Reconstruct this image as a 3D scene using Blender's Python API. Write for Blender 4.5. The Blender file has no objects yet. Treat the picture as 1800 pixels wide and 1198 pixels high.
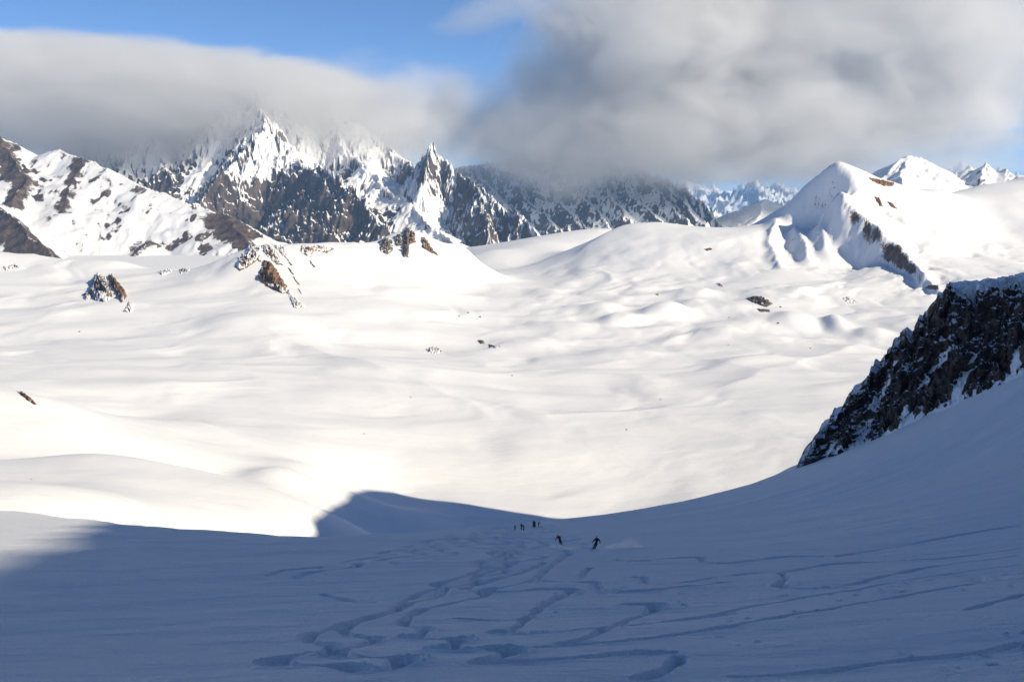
import bpy, math, random
import numpy as np
from mathutils import Vector, Matrix

# ------------------------------------------------------------------ camera, sky, sun, exposure
scene = bpy.context.scene
COL = scene.collection
FPX, HORIZON = 2000.0, 350.0                      # focal length / eye level in photograph pixels
PITCH = math.atan((599 - HORIZON) / FPX)
cam_data = bpy.data.cameras.new('camera')
cam_data.sensor_width = 36.0
cam_data.lens = 36.0 * FPX / 1800.0
cam_data.clip_start = 0.5
cam_data.clip_end = 300000
cam = bpy.data.objects.new('camera', cam_data)
COL.objects.link(cam)
cam.location = (0, 0, 0)
cam.rotation_euler = (math.pi / 2 - PITCH, 0, 0)
scene.camera = cam

SUN_AZ, SUN_EL = math.radians(62), math.radians(29)       # azimuth measured from straight behind the camera towards the right
SUN_DIR = np.array([math.sin(SUN_AZ) * math.cos(SUN_EL), -math.cos(SUN_AZ) * math.cos(SUN_EL), math.sin(SUN_EL)])
world = bpy.data.worlds.new('World')
scene.world = world
world.use_nodes = True
wn = world.node_tree
wn.nodes.clear()
w_out = wn.nodes.new('ShaderNodeOutputWorld')
w_bg = wn.nodes.new('ShaderNodeBackground')
w_sky = wn.nodes.new('ShaderNodeTexSky')
w_sky.sky_type = 'NISHITA'
w_sky.sun_disc = False
w_sky.sun_elevation = SUN_EL
w_sky.sun_rotation = math.atan2(SUN_DIR[0], SUN_DIR[1])
w_sky.altitude = 6500
w_sky.air_density = 1.0
w_sky.dust_density = 0.0
w_sky.ozone_density = 3.0
w_bg.inputs['Strength'].default_value = 0.108
w_hs = wn.nodes.new('ShaderNodeHueSaturation')
w_hs.inputs['Saturation'].default_value = 1.07
wn.links.new(w_sky.outputs[0], w_hs.inputs['Color'])
wn.links.new(w_hs.outputs[0], w_bg.inputs[0])
wn.links.new(w_bg.outputs[0], w_out.inputs[0])

sun_data = bpy.data.lights.new('sun', 'SUN')
sun_data.energy = 4.7
sun_data.angle = math.radians(0.42)
sun_data.color = (1.0, 0.885, 0.675)
sun = bpy.data.objects.new('sun', sun_data)
COL.objects.link(sun)
sun.rotation_euler = Vector(SUN_DIR.tolist()).to_track_quat('Z', 'Y').to_euler()

scene.view_settings.view_transform = 'Standard'
scene.view_settings.look = 'None'
scene.view_settings.gamma = 1.0
scene.view_settings.exposure = 0.35
scene.cycles.use_denoising = True
scene.cycles.max_bounces = 8
scene.cycles.diffuse_bounces = 3
scene.cycles.glossy_bounces = 2
scene.cycles.volume_bounces = 4
scene.cycles.volume_step_rate = 0.7
scene.cycles.volume_max_steps = 256
scene.cycles.use_adaptive_sampling = True
scene.cycles.adaptive_threshold = 0.02

rng = np.random.default_rng(7)

# ------------------------------------------------------------------ helpers: picture <-> place
CP, SP = math.cos(PITCH), math.sin(PITCH)
def pix(px, py, d):
    """Point at forward distance d (metres) that the photograph shows at (px, py)."""
    u = (np.asarray(px, float) - 900) / FPX
    v = (599 - np.asarray(py, float)) / FPX
    dy = CP + v * SP
    dz = -SP + v * CP
    d = np.asarray(d, float)
    return np.stack([u / dy * d, d + 0 * u, dz / dy * d], -1)
def to_pix(p):
    x, y, z = p[..., 0], p[..., 1], p[..., 2]
    f = y * CP - z * SP
    return 900 + FPX * x / f, 599 - FPX * (z * CP + y * SP) / f
def P(L):
    L = np.array(L, float)
    return pix(L[:, 0], L[:, 1], L[:, 2])

# ------------------------------------------------------------------ noise
def _h(ix, iy, seed):
    n = (ix.astype(np.int64) * 374761393 + iy.astype(np.int64) * 668265263 + seed * 974634777) & 0xffffffff
    n = ((n ^ (n >> 13)) * 1274126177) & 0xffffffff
    n = n ^ (n >> 16)
    return (n & 0xffffff) / float(0x1000000)
def perlin(x, y, seed=0):
    ix, iy = np.floor(x), np.floor(y)
    fx, fy = x - ix, y - iy
    sx, sy = fx * fx * fx * (fx * (fx * 6 - 15) + 10), fy * fy * fy * (fy * (fy * 6 - 15) + 10)
    def g(ox, oy):
        a = _h(ix + ox, iy + oy, seed) * 2 * np.pi
        return np.cos(a) * (fx - ox) + np.sin(a) * (fy - oy)
    a = g(0, 0) * (1 - sx) + g(1, 0) * sx
    b = g(0, 1) * (1 - sx) + g(1, 1) * sx
    return (a * (1 - sy) + b * sy) * 1.5
def fbm(x, y, octv=4, seed=0, gain=.5, lac=2.03):
    s, a = 0, 1.0
    for k in range(octv):
        s = s + a * perlin(x, y, seed + k * 13)
        x, y, a = x * lac + 17.3, y * lac - 9.1, a * gain
    return s
def ridged(x, y, octv=4, seed=0, gain=.5):
    s, a, w = 0, 1.0, 1.0
    for k in range(octv):
        n = 1 - np.abs(perlin(x, y, seed + k * 13))
        n = n * n * w
        w = np.clip(n * 1.6, 0, 1)
        s = s + a * n
        x, y, a = x * 2.07 + 5.7, y * 2.07 - 3.3, a * gain
    return s
def facet(x, y, seed=0, tilt=1.0):
    """Angular broken-rock relief: every cell is a tilted plane of its own."""
    ix, iy = np.floor(x), np.floor(y)
    best = np.full(x.shape, 1e9)
    val = np.zeros(x.shape)
    for ox in (-1, 0, 1):
        for oy in (-1, 0, 1):
            cx, cy = ix + ox, iy + oy
            px, py = cx + _h(cx, cy, seed), cy + _h(cx, cy, seed + 1)
            dx, dy = x - px, y - py
            d = dx * dx + dy * dy
            m = d < best
            v = _h(cx, cy, seed + 2) - .5 + tilt * (dx * (_h(cx, cy, seed + 3) - .5) + dy * (_h(cx, cy, seed + 4) - .5)) * 2
            best = np.where(m, d, best)
            val = np.where(m, v, val)
    return val
def sstep(a, b, x):
    t = np.clip((x - a) / (b - a), 0, 1)
    return t * t * (3 - 2 * t)
def erode(x, y, gx, gy, freq, octaves=4, strength=1.0, branch=1.6, seed=0, gain=.45, slope_gain=1.0, sharp=False):
    """Gullies and ribs that run down the slope (gx, gy = gradient of the base height)."""
    h = np.zeros_like(x); hx = np.zeros_like(x); hy = np.zeros_like(x)
    a, f = 1.0, 1.0
    bx, by = gy * slope_gain, -gx * slope_gain
    for k in range(octaves):
        px, py = x * freq * f, y * freq * f
        dx, dy = bx + hy * branch, by - hx * branch
        ix, iy = np.floor(px), np.floor(py)
        fx, fy = px - ix, py - iy
        va = np.zeros_like(x); vx = np.zeros_like(x); vy = np.zeros_like(x); wt = np.zeros_like(x)
        for i in (-2, -1, 0, 1):
            for j in (-2, -1, 0, 1):
                qx = fx + i - _h(ix - i, iy - j, seed + k * 7) * .5
                qy = fy + j - _h(ix - i, iy - j, seed + k * 7 + 3) * .5
                w = np.exp(-2 * (qx * qx + qy * qy))
                m = (qx * dx + qy * dy) * 2 * np.pi
                if sharp:
                    hm = np.sin(m / 2); q = np.sqrt(hm * hm + .04)
                    c, s = 1 - 2 * q, -np.cos(m / 2) * hm / q
                else:
                    c, s = np.cos(m), -np.sin(m)
                va += c * w; vx += s * dx * w; vy += s * dy * w; wt += w
        h += a * va / wt; hx += a * f * vx / wt; hy += a * f * vy / wt
        a *= gain; f *= 2.0
    return h * strength

# ------------------------------------------------------------------ node materials
def mat_new(name):
    m = bpy.data.materials.new(name)
    m.use_nodes = True
    nt = m.node_tree
    nt.nodes.clear()
    return m, nt
class NT:
    def __init__(s, nt): s.nt = nt
    def node(s, typ, **kw):
        n = s.nt.nodes.new(typ)
        for k, v in kw.items(): setattr(n, k, v)
        return n
    def put(s, sock, v):
        if hasattr(v, 'is_output') or isinstance(v, bpy.types.NodeSocket): s.nt.links.new(v, sock)
        else: sock.default_value = v
    def math(s, op, a, b=None, c=None, clamp=False):
        n = s.node('ShaderNodeMath', operation=op, use_clamp=clamp)
        for i, v in enumerate((a, b, c)):
            if v is not None: s.put(n.inputs[i], v)
        return n.outputs[0]
    def noise(s, vec, scale, detail=5, rough=.55, dist=0.0):
        n = s.node('ShaderNodeTexNoise')
        s.put(n.inputs['Vector'], vec)
        n.inputs['Scale'].default_value = scale
        n.inputs['Detail'].default_value = detail
        n.inputs['Roughness'].default_value = rough
        n.inputs['Distortion'].default_value = dist
        return n.outputs['Fac']
    def mapping(s, vec, scale=(1, 1, 1), rot=(0, 0, 0), loc=(0, 0, 0)):
        n = s.node('ShaderNodeMapping')
        s.put(n.inputs['Vector'], vec)
        n.inputs['Scale'].default_value = scale
        n.inputs['Rotation'].default_value = rot
        n.inputs['Location'].default_value = loc
        return n.outputs[0]
    def ramp(s, fac, a, b):
        n = s.node('ShaderNodeMapRange', interpolation_type='SMOOTHSTEP')
        s.put(n.inputs['Value'], fac)
        n.inputs['From Min'].default_value = a
        n.inputs['From Max'].default_value = b
        return n.outputs[0]
    def mix(s, fac, a, b):
        n = s.node('ShaderNodeMix', data_type='RGBA')
        s.put(n.inputs[0], fac)
        s.put(n.inputs[6], a); s.put(n.inputs[7], b)
        return n.outputs[2]
    def bump(s, height, strength, dist, normal=None):
        n = s.node('ShaderNodeBump')
        n.inputs['Strength'].default_value = strength
        n.inputs['Distance'].default_value = dist
        s.put(n.inputs['Height'], height)
        if normal is not None: s.put(n.inputs['Normal'], normal)
        return n.outputs[0]
    def finish(s, color, rough, normal=None, spec=.3):
        b = s.node('ShaderNodeBsdfPrincipled')
        s.put(b.inputs['Base Color'], color); s.put(b.inputs['Roughness'], rough)
        b.inputs['Specular IOR Level'].default_value = spec
        if normal is not None: s.put(b.inputs['Normal'], normal)
        o = s.node('ShaderNodeOutputMaterial')
        s.nt.links.new(b.outputs[0], o.inputs[0])

SNOW = (.86, .86, .865, 1)
def alpine_material(name, size, rock_a, rock_b, t0, t1, amp, streak=.35, bump=1.0, snow=SNOW, ripple=0.0, fine=.8, rough1=.66):
    """Snow lying where the ground is gentle, rock where it is steep; size = metres of the broad mottling."""
    m, nt = mat_new(name); g = NT(nt)
    geo = g.node('ShaderNodeNewGeometry')
    pos = geo.outputs['Position']
    sep = g.node('ShaderNodeSeparateXYZ'); nt.links.new(geo.outputs['Normal'], sep.inputs[0])
    pv = g.mapping(pos, scale=(1, 1, streak))
    n1 = g.noise(pv, 1 / size, 8, rough1, .4)
    n2 = g.noise(pv, 5.5 / size, 6, .65, .6)
    at = g.node('ShaderNodeAttribute', attribute_name='bias')
    v = g.math('ADD', sep.outputs[2], at.outputs['Fac'])
    v = g.math('ADD', v, g.math('MULTIPLY', g.math('SUBTRACT', n1, .5), amp))
    v = g.math('ADD', v, g.math('MULTIPLY', g.math('SUBTRACT', n2, .5), amp * fine))
    mask = g.ramp(v, t0, t1)
    rn = g.noise(pos, 2.2 / size, 8, .7)
    rock = g.mix(g.ramp(rn, .35, .65), rock_a, rock_b)
    col = g.mix(mask, rock, snow)
    rb = g.noise(pv, 9 / size, 8, .7)
    bs = g.math('MULTIPLY', g.math('SUBTRACT', 1.0, mask), rb)
    bh = g.math('ADD', g.math('MULTIPLY', bs, .8), g.math('MULTIPLY', mask, .3))
    nrm = g.bump(bh, .75 * bump, size * .06)
    if ripple:
        pr = g.mapping(pos, scale=(.45, 1.0, .6), rot=(0, 0, .5))
        rh = g.math('ADD', g.noise(pr, 1 / 30.0, 8, .72, .4), g.math('MULTIPLY', g.noise(pr, 1 / 120.0, 4, .5, .8), 2.5))
        nrm = g.bump(g.math('MULTIPLY', rh, mask), 1.0, ripple, nrm)
    g.finish(col, g.math('SUBTRACT', .9, g.math('MULTIPLY', mask, .25)), nrm, .2)
    return m
def snow_material(name, ripple, bump_d, big=60.0, ang=.3):
    m, nt = mat_new(name); g = NT(nt)
    geo = g.node('ShaderNodeNewGeometry'); pos = geo.outputs['Position']
    pr = g.mapping(pos, scale=(.28, 1.0, .6), rot=(0, 0, ang))
    n1 = g.noise(pr, 1 / ripple, 6, .62, .5)
    n2 = g.noise(pos, 6 / ripple, 4, .6)
    n3 = g.noise(pr, .18 / ripple, 3, .5)
    h = g.math('ADD', g.math('MULTIPLY', n1, 1.0), g.math('MULTIPLY', n2, .42))
    h = g.math('ADD', h, g.math('MULTIPLY', n3, 1.6))
    nrm = g.bump(h, 1.0, bump_d)
    c = g.mix(g.noise(pos, 1 / big, 4, .6), (.80, .81, .825, 1), (.88, .88, .88, 1))
    g.finish(c, .62, nrm, .25)
    return m

# ------------------------------------------------------------------ mesh building
def tag(o, label=None, cat=None, group=None, kind=None):
    if label: o['label'] = label
    if cat: o['category'] = cat
    if group: o['group'] = group
    if kind: o['kind'] = kind
    return o
def mesh_from(name, verts, faces, mat, smooth=True, attrs=None, normals=None, parent=None):
    verts = np.ascontiguousarray(verts, np.float32); faces = np.ascontiguousarray(faces, np.int32)
    me = bpy.data.meshes.new(name)
    k = faces.shape[1]
    me.vertices.add(len(verts)); me.vertices.foreach_set('co', verts.ravel())
    me.loops.add(faces.size); me.loops.foreach_set('vertex_index', faces.ravel())
    me.polygons.add(len(faces))
    me.polygons.foreach_set('loop_start', np.arange(0, faces.size, k, dtype=np.int32))
    me.polygons.foreach_set('loop_total', np.full(len(faces), k, np.int32))
    if smooth: me.polygons.foreach_set('use_smooth', np.ones(len(faces), bool))
    for an, av in (attrs or {}).items():
        a = me.attributes.new(an, 'FLOAT', 'POINT'); a.data.foreach_set('value', np.ascontiguousarray(av, np.float32).ravel())
    me.update(calc_edges=True)
    if normals is not None: me.normals_split_custom_set_from_vertices(np.ascontiguousarray(normals, np.float32))
    me.materials.append(mat)
    o = bpy.data.objects.new(name, me); COL.objects.link(o)
    if parent: o.parent = parent
    return o
def grid_faces(nr, nc):
    i = np.arange(nr * nc).reshape(nr, nc)
    return np.stack([i[:-1, :-1], i[:-1, 1:], i[1:, 1:], i[1:, :-1]], -1).reshape(-1, 4)
class Fan:
    """Height field on a grid that widens with distance: x = u * d, y = d."""
    def __init__(s, u, d):
        s.u, s.d = u, d
        s.U, s.D = np.meshgrid(u, d)
        s.X, s.Y = s.U * s.D, s.D.copy()
        s.Z = np.zeros_like(s.X)
    def sample(s, x, y):
        x, y = np.asarray(x, float), np.asarray(y, float)
        fu = np.interp(x / y, s.u, np.arange(len(s.u)))
        fd = np.interp(y, s.d, np.arange(len(s.d)))
        i = np.clip(np.floor(fd).astype(int), 0, len(s.d) - 2); j = np.clip(np.floor(fu).astype(int), 0, len(s.u) - 2)
        a, b = fd - i, fu - j
        return (s.Z[i, j] * (1 - a) * (1 - b) + s.Z[i, j + 1] * (1 - a) * b + s.Z[i + 1, j] * a * (1 - b) + s.Z[i + 1, j + 1] * a * b)
    def grad(s):
        """dz/dx, dz/dy on the grid"""
        zu = np.gradient(s.Z, s.u, axis=1); zd = np.gradient(s.Z, s.d, axis=0)
        gx = zu / s.D
        return gx, zd - gx * s.U
    def normals(s):
        gx, gy = s.grad()
        n = np.stack([-gx, -gy, np.ones_like(gx)], -1)
        return n / np.linalg.norm(n, axis=-1, keepdims=True)
    def hit(s, px, py, lo=None, hi=None, n=900):
        """First place where the sight line through a picture point meets this ground."""
        lo = lo or s.d[0]; hi = hi or s.d[-1]
        dd = np.geomspace(lo, hi, n)
        px, py = np.atleast_1d(px).astype(float), np.atleast_1d(py).astype(float)
        pts = pix(px[:, None], py[:, None], dd[None, :])
        below = pts[..., 2] < s.sample(pts[..., 0], pts[..., 1])
        k = np.argmax(below, 1)
        ok = below.any(1)
        k = np.where(ok, np.maximum(k, 1), n - 1)
        r = np.arange(len(px))
        g0 = pts[r, k - 1, 2] - s.sample(pts[r, k - 1, 0], pts[r, k - 1, 1])
        g1 = pts[r, k, 2] - s.sample(pts[r, k, 0], pts[r, k, 1])
        t = np.clip(g0 / np.where(np.abs(g0 - g1) < 1e-9, 1e-9, g0 - g1), 0, 1)
        return pts[r, k - 1] * (1 - t[:, None]) + pts[r, k] * t[:, None], ok
    def build(s, name, mat, attrs=None, faces=None, normals=None):
        V = np.stack([s.X, s.Y, s.Z], -1).reshape(-1, 3)
        F = grid_faces(*s.X.shape) if faces is None else faces
        if faces is not None:
            used = np.unique(F); remap = np.zeros(len(V), np.int64); remap[used] = np.arange(len(used))
            V, F = V[used], remap[F]
            attrs = {k: np.asarray(v).reshape(-1)[used] for k, v in (attrs or {}).items()}
            if normals is not None: normals = normals.reshape(-1, 3)[used]
        return mesh_from(name, V, F, mat, attrs=attrs, normals=normals)
def rbf(pts, vals, x, y, c, lam=1e-3):
    pts = np.asarray(pts, float)
    sc = 1.0 / np.median(np.abs(pts).max(0))
    def phi(ax, ay):
        return -np.sqrt((ax * sc) ** 2 + (ay * sc) ** 2 + (c * sc) ** 2)
    n = len(pts)
    A = np.zeros((n + 1, n + 1))
    A[:n, :n] = phi(pts[:, None, 0] - pts[None, :, 0], pts[:, None, 1] - pts[None, :, 1]) - lam * np.eye(n) * -1
    A[:n, n] = 1; A[n, :n] = 1
    w = np.linalg.solve(A, np.append(vals, 0))
    out = np.full(np.shape(x), w[n])
    for k in range(n):
        out = out + w[k] * phi(x - pts[k, 0], y - pts[k, 1])
    return out
def smax(a, b, k):
    h = np.clip(.5 + .5 * (a - b) / k, 0, 1)
    return b + (a - b) * h + k * h * (1 - h)
def ridge_height(x, y, line, slope_l, slope_r, curve=0.0):
    """Roof-shaped rise along a 3-D polyline; different steepness left / right of its running direction."""
    best = np.full(x.shape, -1e9)
    for a, b in zip(line[:-1], line[1:]):
        ex, ey = b[0] - a[0], b[1] - a[1]
        L2 = ex * ex + ey * ey
        t = np.clip(((x - a[0]) * ex + (y - a[1]) * ey) / L2, 0, 1)
        dx, dy = x - a[0] - t * ex, y - a[1] - t * ey
        r = np.sqrt(dx * dx + dy * dy)
        side = ex * dy - ey * dx
        k = slope_r + (slope_l - slope_r) * (.5 + .5 * side / (math.sqrt(L2) * r + 1e-6))
        best = np.maximum(best, a[2] + (b[2] - a[2]) * t - k * r - r * r * curve)
    return best

# ------------------------------------------------------------------ the ski slope in the foreground
def fg_base(x, y):
    z = -5.5 - .268 * y + 3.6 * np.exp(-(y / 11.0) ** 2)
    xr = np.maximum(x, 0)
    z = z + np.where(xr < 150, .00183 * xr ** 2, .00183 * 150 ** 2 + .30 * (xr - 150))
    return z
CREST_U = [-1.2, -.60, -.45, -.37, -.30, -.16, -.05, .02, .15, .25, .45, 1.2]
CREST_D = [700, 520, 430, 330, 250, 205, 260, 335, 400, 455, 470, 480]
FG_CTRL = P([(0, 898, 425), (80, 908, 380), (160, 919, 325), (300, 934, 245), (440, 942, 205), (580, 943, 203), (760, 933, 250), (860, 924, 290),
             (930, 919, 328), (1050, 906, 360), (1200, 880, 400), (1300, 855, 425), (1405, 822, 452),
             (1500, 789, 432), (1600, 746, 410), (1700, 708, 388), (1800, 662, 366), (2000, 585, 335),
             (1050, 971, 134), (980, 960, 160), (0, 975, 128), (300, 1080, 66), (900, 1100, 50), (1500, 1100, 52),
             (900, 1000, 96), (1400, 1000, 100), (1700, 900, 150), (1550, 870, 260), (1250, 920, 230), (400, 985, 118), (900, 1198, 35)])
def build_fg_height(x, y):
    res = FG_CTRL[:, 2] - fg_base(FG_CTRL[:, 0], FG_CTRL[:, 1])
    anchors = np.array([(-600, 500), (-400, 200), (-60, 10), (60, 10), (300, 100), (500, 300), (0, 10), (0, 800), (-500, 900), (500, 800.)])
    pts = np.vstack([FG_CTRL[:, :2], anchors]); vals = np.append(res, np.zeros(len(anchors)))
    z = fg_base(x, y) + rbf(pts, vals, x, y, 25.0)
    t = np.maximum(y - np.interp(x / y, CREST_U, CREST_D), 0)
    z = z - np.where(t < 130, .5 * .0036 * t * t, .5 * .0036 * 130 ** 2 + .468 * (t - 130))
    return z
u_in = np.linspace(-.50, .50, 490)
u_out = .50 + np.cumsum(np.linspace(.003, .04, 30))
fg_u = np.concatenate([-u_out[::-1], u_in, u_out])
dl = [7.0]
while dl[-1] < 720:
    d = dl[-1]
    st = .00052 * d ** 1.35 if d > 27 else .35
    if d > 460: st *= 5
    dl.append(d + max(st, .06))
fg = Fan(fg_u, np.array(dl))
fg.Z = build_fg_height(fg.X, fg.Y)
fg_smooth = Fan(fg_u, np.array(dl)); fg_smooth.Z = fg.Z.copy()

# wind ripples and gentle swells
def wind(x, y):
    c, s = math.cos(.32), math.sin(.32)
    a, b = x * c + y * s, -x * s + y * c
    z = .055 * fbm(a / 8, b / 2.0, 4, 3) + .26 * fbm(a / 34, b / 13, 3, 8) + .5 * fbm(a / 110, b / 50, 2, 21)
    return z
fg.Z += wind(fg.X, fg.Y)

# ski tracks: drawn where the photograph shows them, pressed into the snow
def z8(L): return [(400 + a / 2, 880 + b / 2) for a, b in L]
def z3(L): return [(1000 + a / 2.25, 900 + b / 2.25) for a, b in L]
TRACKS = [
 z8([(1110, 148), (1125, 156), (1060, 172), (1000, 190), (960, 212), (990, 222), (930, 236), (860, 258), (880, 272), (760, 292), (640, 330), (600, 362), (590, 378), (480, 400), (330, 445), (268, 466), (300, 482), (390, 498), (372, 516), (250, 550), (118, 582), (190, 600), (340, 608), (470, 604), (440, 640)]),
 z8([(1000, 175), (940, 200), (870, 215), (900, 228), (800, 262), (720, 276), (770, 296), (720, 332), (640, 352), (620, 372), (480, 408), (398, 438), (440, 464), (556, 470), (480, 500), (400, 525), (335, 550), (430, 562), (600, 570), (672, 578), (620, 604), (520, 634)]),
 z8([(1116, 216), (1040, 240), (1012, 248), (950, 262), (868, 282), (830, 300), (918, 318), (820, 350), (690, 375), (616, 408), (640, 428), (726, 436), (660, 462), (618, 478), (700, 488), (846, 484), (780, 520), (708, 540), (800, 541), (1030, 533), (980, 572), (900, 596), (830, 602)]),
 z8([(1210, 190), (1160, 214), (1098, 250), (1112, 270), (1250, 275), (1304, 284), (1322, 312), (1400, 320), (1600, 302), (1800, 281)]),
 z8([(1096, 258), (1000, 288), (924, 300), (918, 314), (1050, 306), (1222, 305), (1180, 332), (1080, 384), (1030, 410), (950, 406), (840, 402), (772, 398)]),
 z8([(1216, 312), (1130, 352), (1050, 404), (1000, 450), (920, 472), (1050, 472), (1200, 466), (1350, 452)]),
 z8([(1400, 368), (1480, 362), (1518, 372), (1440, 402), (1350, 450), (1300, 482), (1200, 520), (1120, 528)]),
 z8([(1800, 402), (1650, 420), (1500, 440), (1350, 456), (1230, 466), (1000, 472)]),
 z8([(1800, 460), (1600, 486), (1350, 516), (1180, 526), (1020, 536)]),
 z8([(1600, 552), (1480, 546), (1400, 556), (1250, 571), (1000, 596), (820, 602)]),
 z8([(1590, 556), (1560, 600), (1500, 628), (1400, 645)]),
 z8([(1275, 228), (1250, 250), (1240, 262)]),
 z3([(1800, 122), (1600, 155), (1450, 172), (1250, 186), (1050, 200), (880, 230), (700, 240), (500, 268), (330, 285), (300, 272), (300, 250), (236, 246)]),
 z3([(1800, 42), (1500, 92), (1200, 150), (1040, 176)]),
 z3([(840, 236), (862, 260), (830, 286), (900, 296), (1100, 282), (1250, 252), (1500, 205), (1800, 155)]),
 z3([(1800, 205), (1400, 255), (1200, 290), (1000, 330), (850, 360), (700, 385), (500, 420), (250, 452)]),
 z3([(1800, 275), (1640, 296), (1610, 262), (1460, 246)]),
 z3([(1640, 296), (1400, 340), (1150, 390), (900, 430), (600, 480), (200, 532)]),
 z3([(1800, 362), (1650, 400), (1550, 424)]),
 z3([(1800, 515), (1730, 542), (1500, 570), (1200, 602), (900, 640), (600, 656)]),
 z3([(1010, 176), (850, 180), (650, 206), (540, 206), (505, 186), (350, 194), (240, 200), (180, 190)]),
 [(467, 1010), (500, 1001), (573, 995)],
 z8([(330, 312), (390, 330), (520, 352)]),
]
def smooth_line(L, n=8):
    L = np.array(L, float); out = []
    E = np.vstack([2 * L[0] - L[1], L, 2 * L[-1] - L[-2]])
    for i in range(1, len(E) - 2):
        p0, p1, p2, p3 = E[i - 1:i + 3]
        t = np.linspace(0, 1, n, endpoint=False)[:, None]
        out.append(.5 * (2 * p1 + (p2 - p0) * t + (2 * p0 - 5 * p1 + 4 * p2 - p3) * t ** 2 + (3 * p1 - p0 - 3 * p2 + p3) * t ** 3))
    return np.vstack(out + [L[-1:]])
world_tracks = []
for L in TRACKS:
    L = smooth_line(L)
    w, ok = fg_smooth.hit(L[:, 0], L[:, 1], 25, 420, 500)
    world_tracks.append(w[ok][:, :2])
for k in ():                                   # parallel linked turns in the near field
    y = np.arange(44 + 5 * (k % 3), 128, .5)
    lam = 15 + 1.5 * (k % 3)
    x = (-11.5 + 3.6 * k) * (1.05 - .25 * (y - 44) / 84) + .018 * (y - 44) * (3 - k) + 1.5 * np.sin(2 * np.pi * y / lam + 2.3 * k) + .7 * np.sin(y / 17 + 2 * k)
    world_tracks.append(np.stack([x, y], -1))
for k in range(8):                                   # linked turns fading towards the waiting group
    y = np.arange(92 + 14 * (k % 4), 318 - 11 * (k % 3), 1.0)
    lam = 20 + .6 * (k % 3)
    x = (-17 + 3.6 * k) * (1 - .45 * (y - 92) / 230) + 1.5 * (y - 92) / 230 * 5 + 1.7 * np.sin(2 * np.pi * (y + 1.3 * k) / lam + .4 * k) + .4 * np.sin(y / 31 + k)
    world_tracks.append(np.stack([x, y], -1))
trench = np.zeros_like(fg.Z); churn = np.zeros_like(fg.Z); pile = np.zeros_like(fg.Z)
for ti, w in enumerate(world_tracks):
    seg = np.linalg.norm(np.diff(w, axis=0), axis=1)
    s = np.append(0, np.cumsum(seg))
    if s[-1] < 1: continue
    step = .22
    ss = np.arange(0, s[-1], step)
    x, y = np.interp(ss, s, w[:, 0]), np.interp(ss, s, w[:, 1])
    k = 9
    xs = np.convolve(np.pad(x, k, 'edge'), np.ones(2 * k + 1) / (2 * k + 1), 'valid'); ys = np.convolve(np.pad(y, k, 'edge'), np.ones(2 * k + 1) / (2 * k + 1), 'valid')
    tx, ty = np.gradient(xs), np.gradient(ys)
    ln = np.hypot(tx, ty) + 1e-9; tx, ty = tx / ln, ty / ln
    ang = np.unwrap(np.arctan2(ty, tx)); cur = np.gradient(ang, step)
    cur = np.convolve(cur, np.ones(21) / 21, 'same') if len(cur) > 21 else cur * 0
    turn = np.clip(np.abs(cur) / .28, 0, 1)
    far = np.clip((ys - 60) / 120, 0, 1)
    if ti >= len(TRACKS): turn = turn * .8
    for i in range(len(ss)):
        hw = .20 + .34 * turn[i] + .13 * far[i] + .07 * math.sin(ss[i] * 1.3)
        dp = .36 + .16 * turn[i] + .16 * far[i] + .04 * math.sin(ss[i] * 2.1 + ti)
        R = hw + .75
        i0, i1 = np.searchsorted(fg.d, ys[i] - R), np.searchsorted(fg.d, ys[i] + R) + 1
        j0, j1 = np.searchsorted(fg.u, (xs[i] - R) / ys[i]), np.searchsorted(fg.u, (xs[i] + R) / ys[i]) + 1
        if i1 - i0 < 1 or j1 - j0 < 1 or j1 >= len(fg.u): continue
        dx, dy = fg.X[i0:i1, j0:j1] - xs[i], fg.Y[i0:i1, j0:j1] - ys[i]
        r = np.hypot(dx, dy)
        a = dp * (1 - sstep(hw * .78, hw * 1.08, r))
        trench[i0:i1, j0:j1] = np.maximum(trench[i0:i1, j0:j1], a)
        o = (dx * -ty[i] + dy * tx[i]) * (1 if cur[i] < 0 else -1)
        rim = (.03 + .07 * turn[i]) * np.exp(-((r - hw * 1.25) / .22) ** 2) * (.35 + .65 * (o > 0))
        pile[i0:i1, j0:j1] = np.maximum(pile[i0:i1, j0:j1], rim)
        churn[i0:i1, j0:j1] = np.maximum(churn[i0:i1, j0:j1], (1 - sstep(hw * .7, hw * 1.7, r)) * (.25 + .75 * turn[i]))
lump = np.abs(perlin(fg.X / .3, fg.Y / .36, 71)) + .6 * np.abs(perlin(fg.X / .15, fg.Y / .2, 72))
broken = facet(fg.X / .28, fg.Y / .4, 75, .8)
track_z = -trench + pile * (1 - np.clip(trench / .12, 0, 1)) * (.6 + .9 * lump)
track_z[1:-1, 1:-1] = .4 * track_z[1:-1, 1:-1] + .15 * (track_z[:-2, 1:-1] + track_z[2:, 1:-1] + track_z[1:-1, :-2] + track_z[1:-1, 2:])
fg.Z += track_z + churn * (.75 + .45 * (fg.X > 8)) * np.clip(.10 * (lump - .35) + .07 * broken, -.09, .11)
# stray clods thrown out of the tracks
clod_zone = sstep(.0, .5, fbm(fg.X / 9, fg.Y / 9, 2, 91) + .1) * np.clip(1 - np.abs(fg.Y - 60) / 60, 0, 1) * (fg.X > 2)
fg.Z += .16 * clod_zone * sstep(.62, .85, perlin(fg.X / .7, fg.Y / .9, 93) + .25 * perlin(fg.X / .25, fg.Y / .3, 94))

M_SLOPE = snow_material('wind_rippled_snow', 1.2, .36, 9, .32)
slope_obj = tag(fg.build('ski_slope', M_SLOPE), kind='structure')

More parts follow.
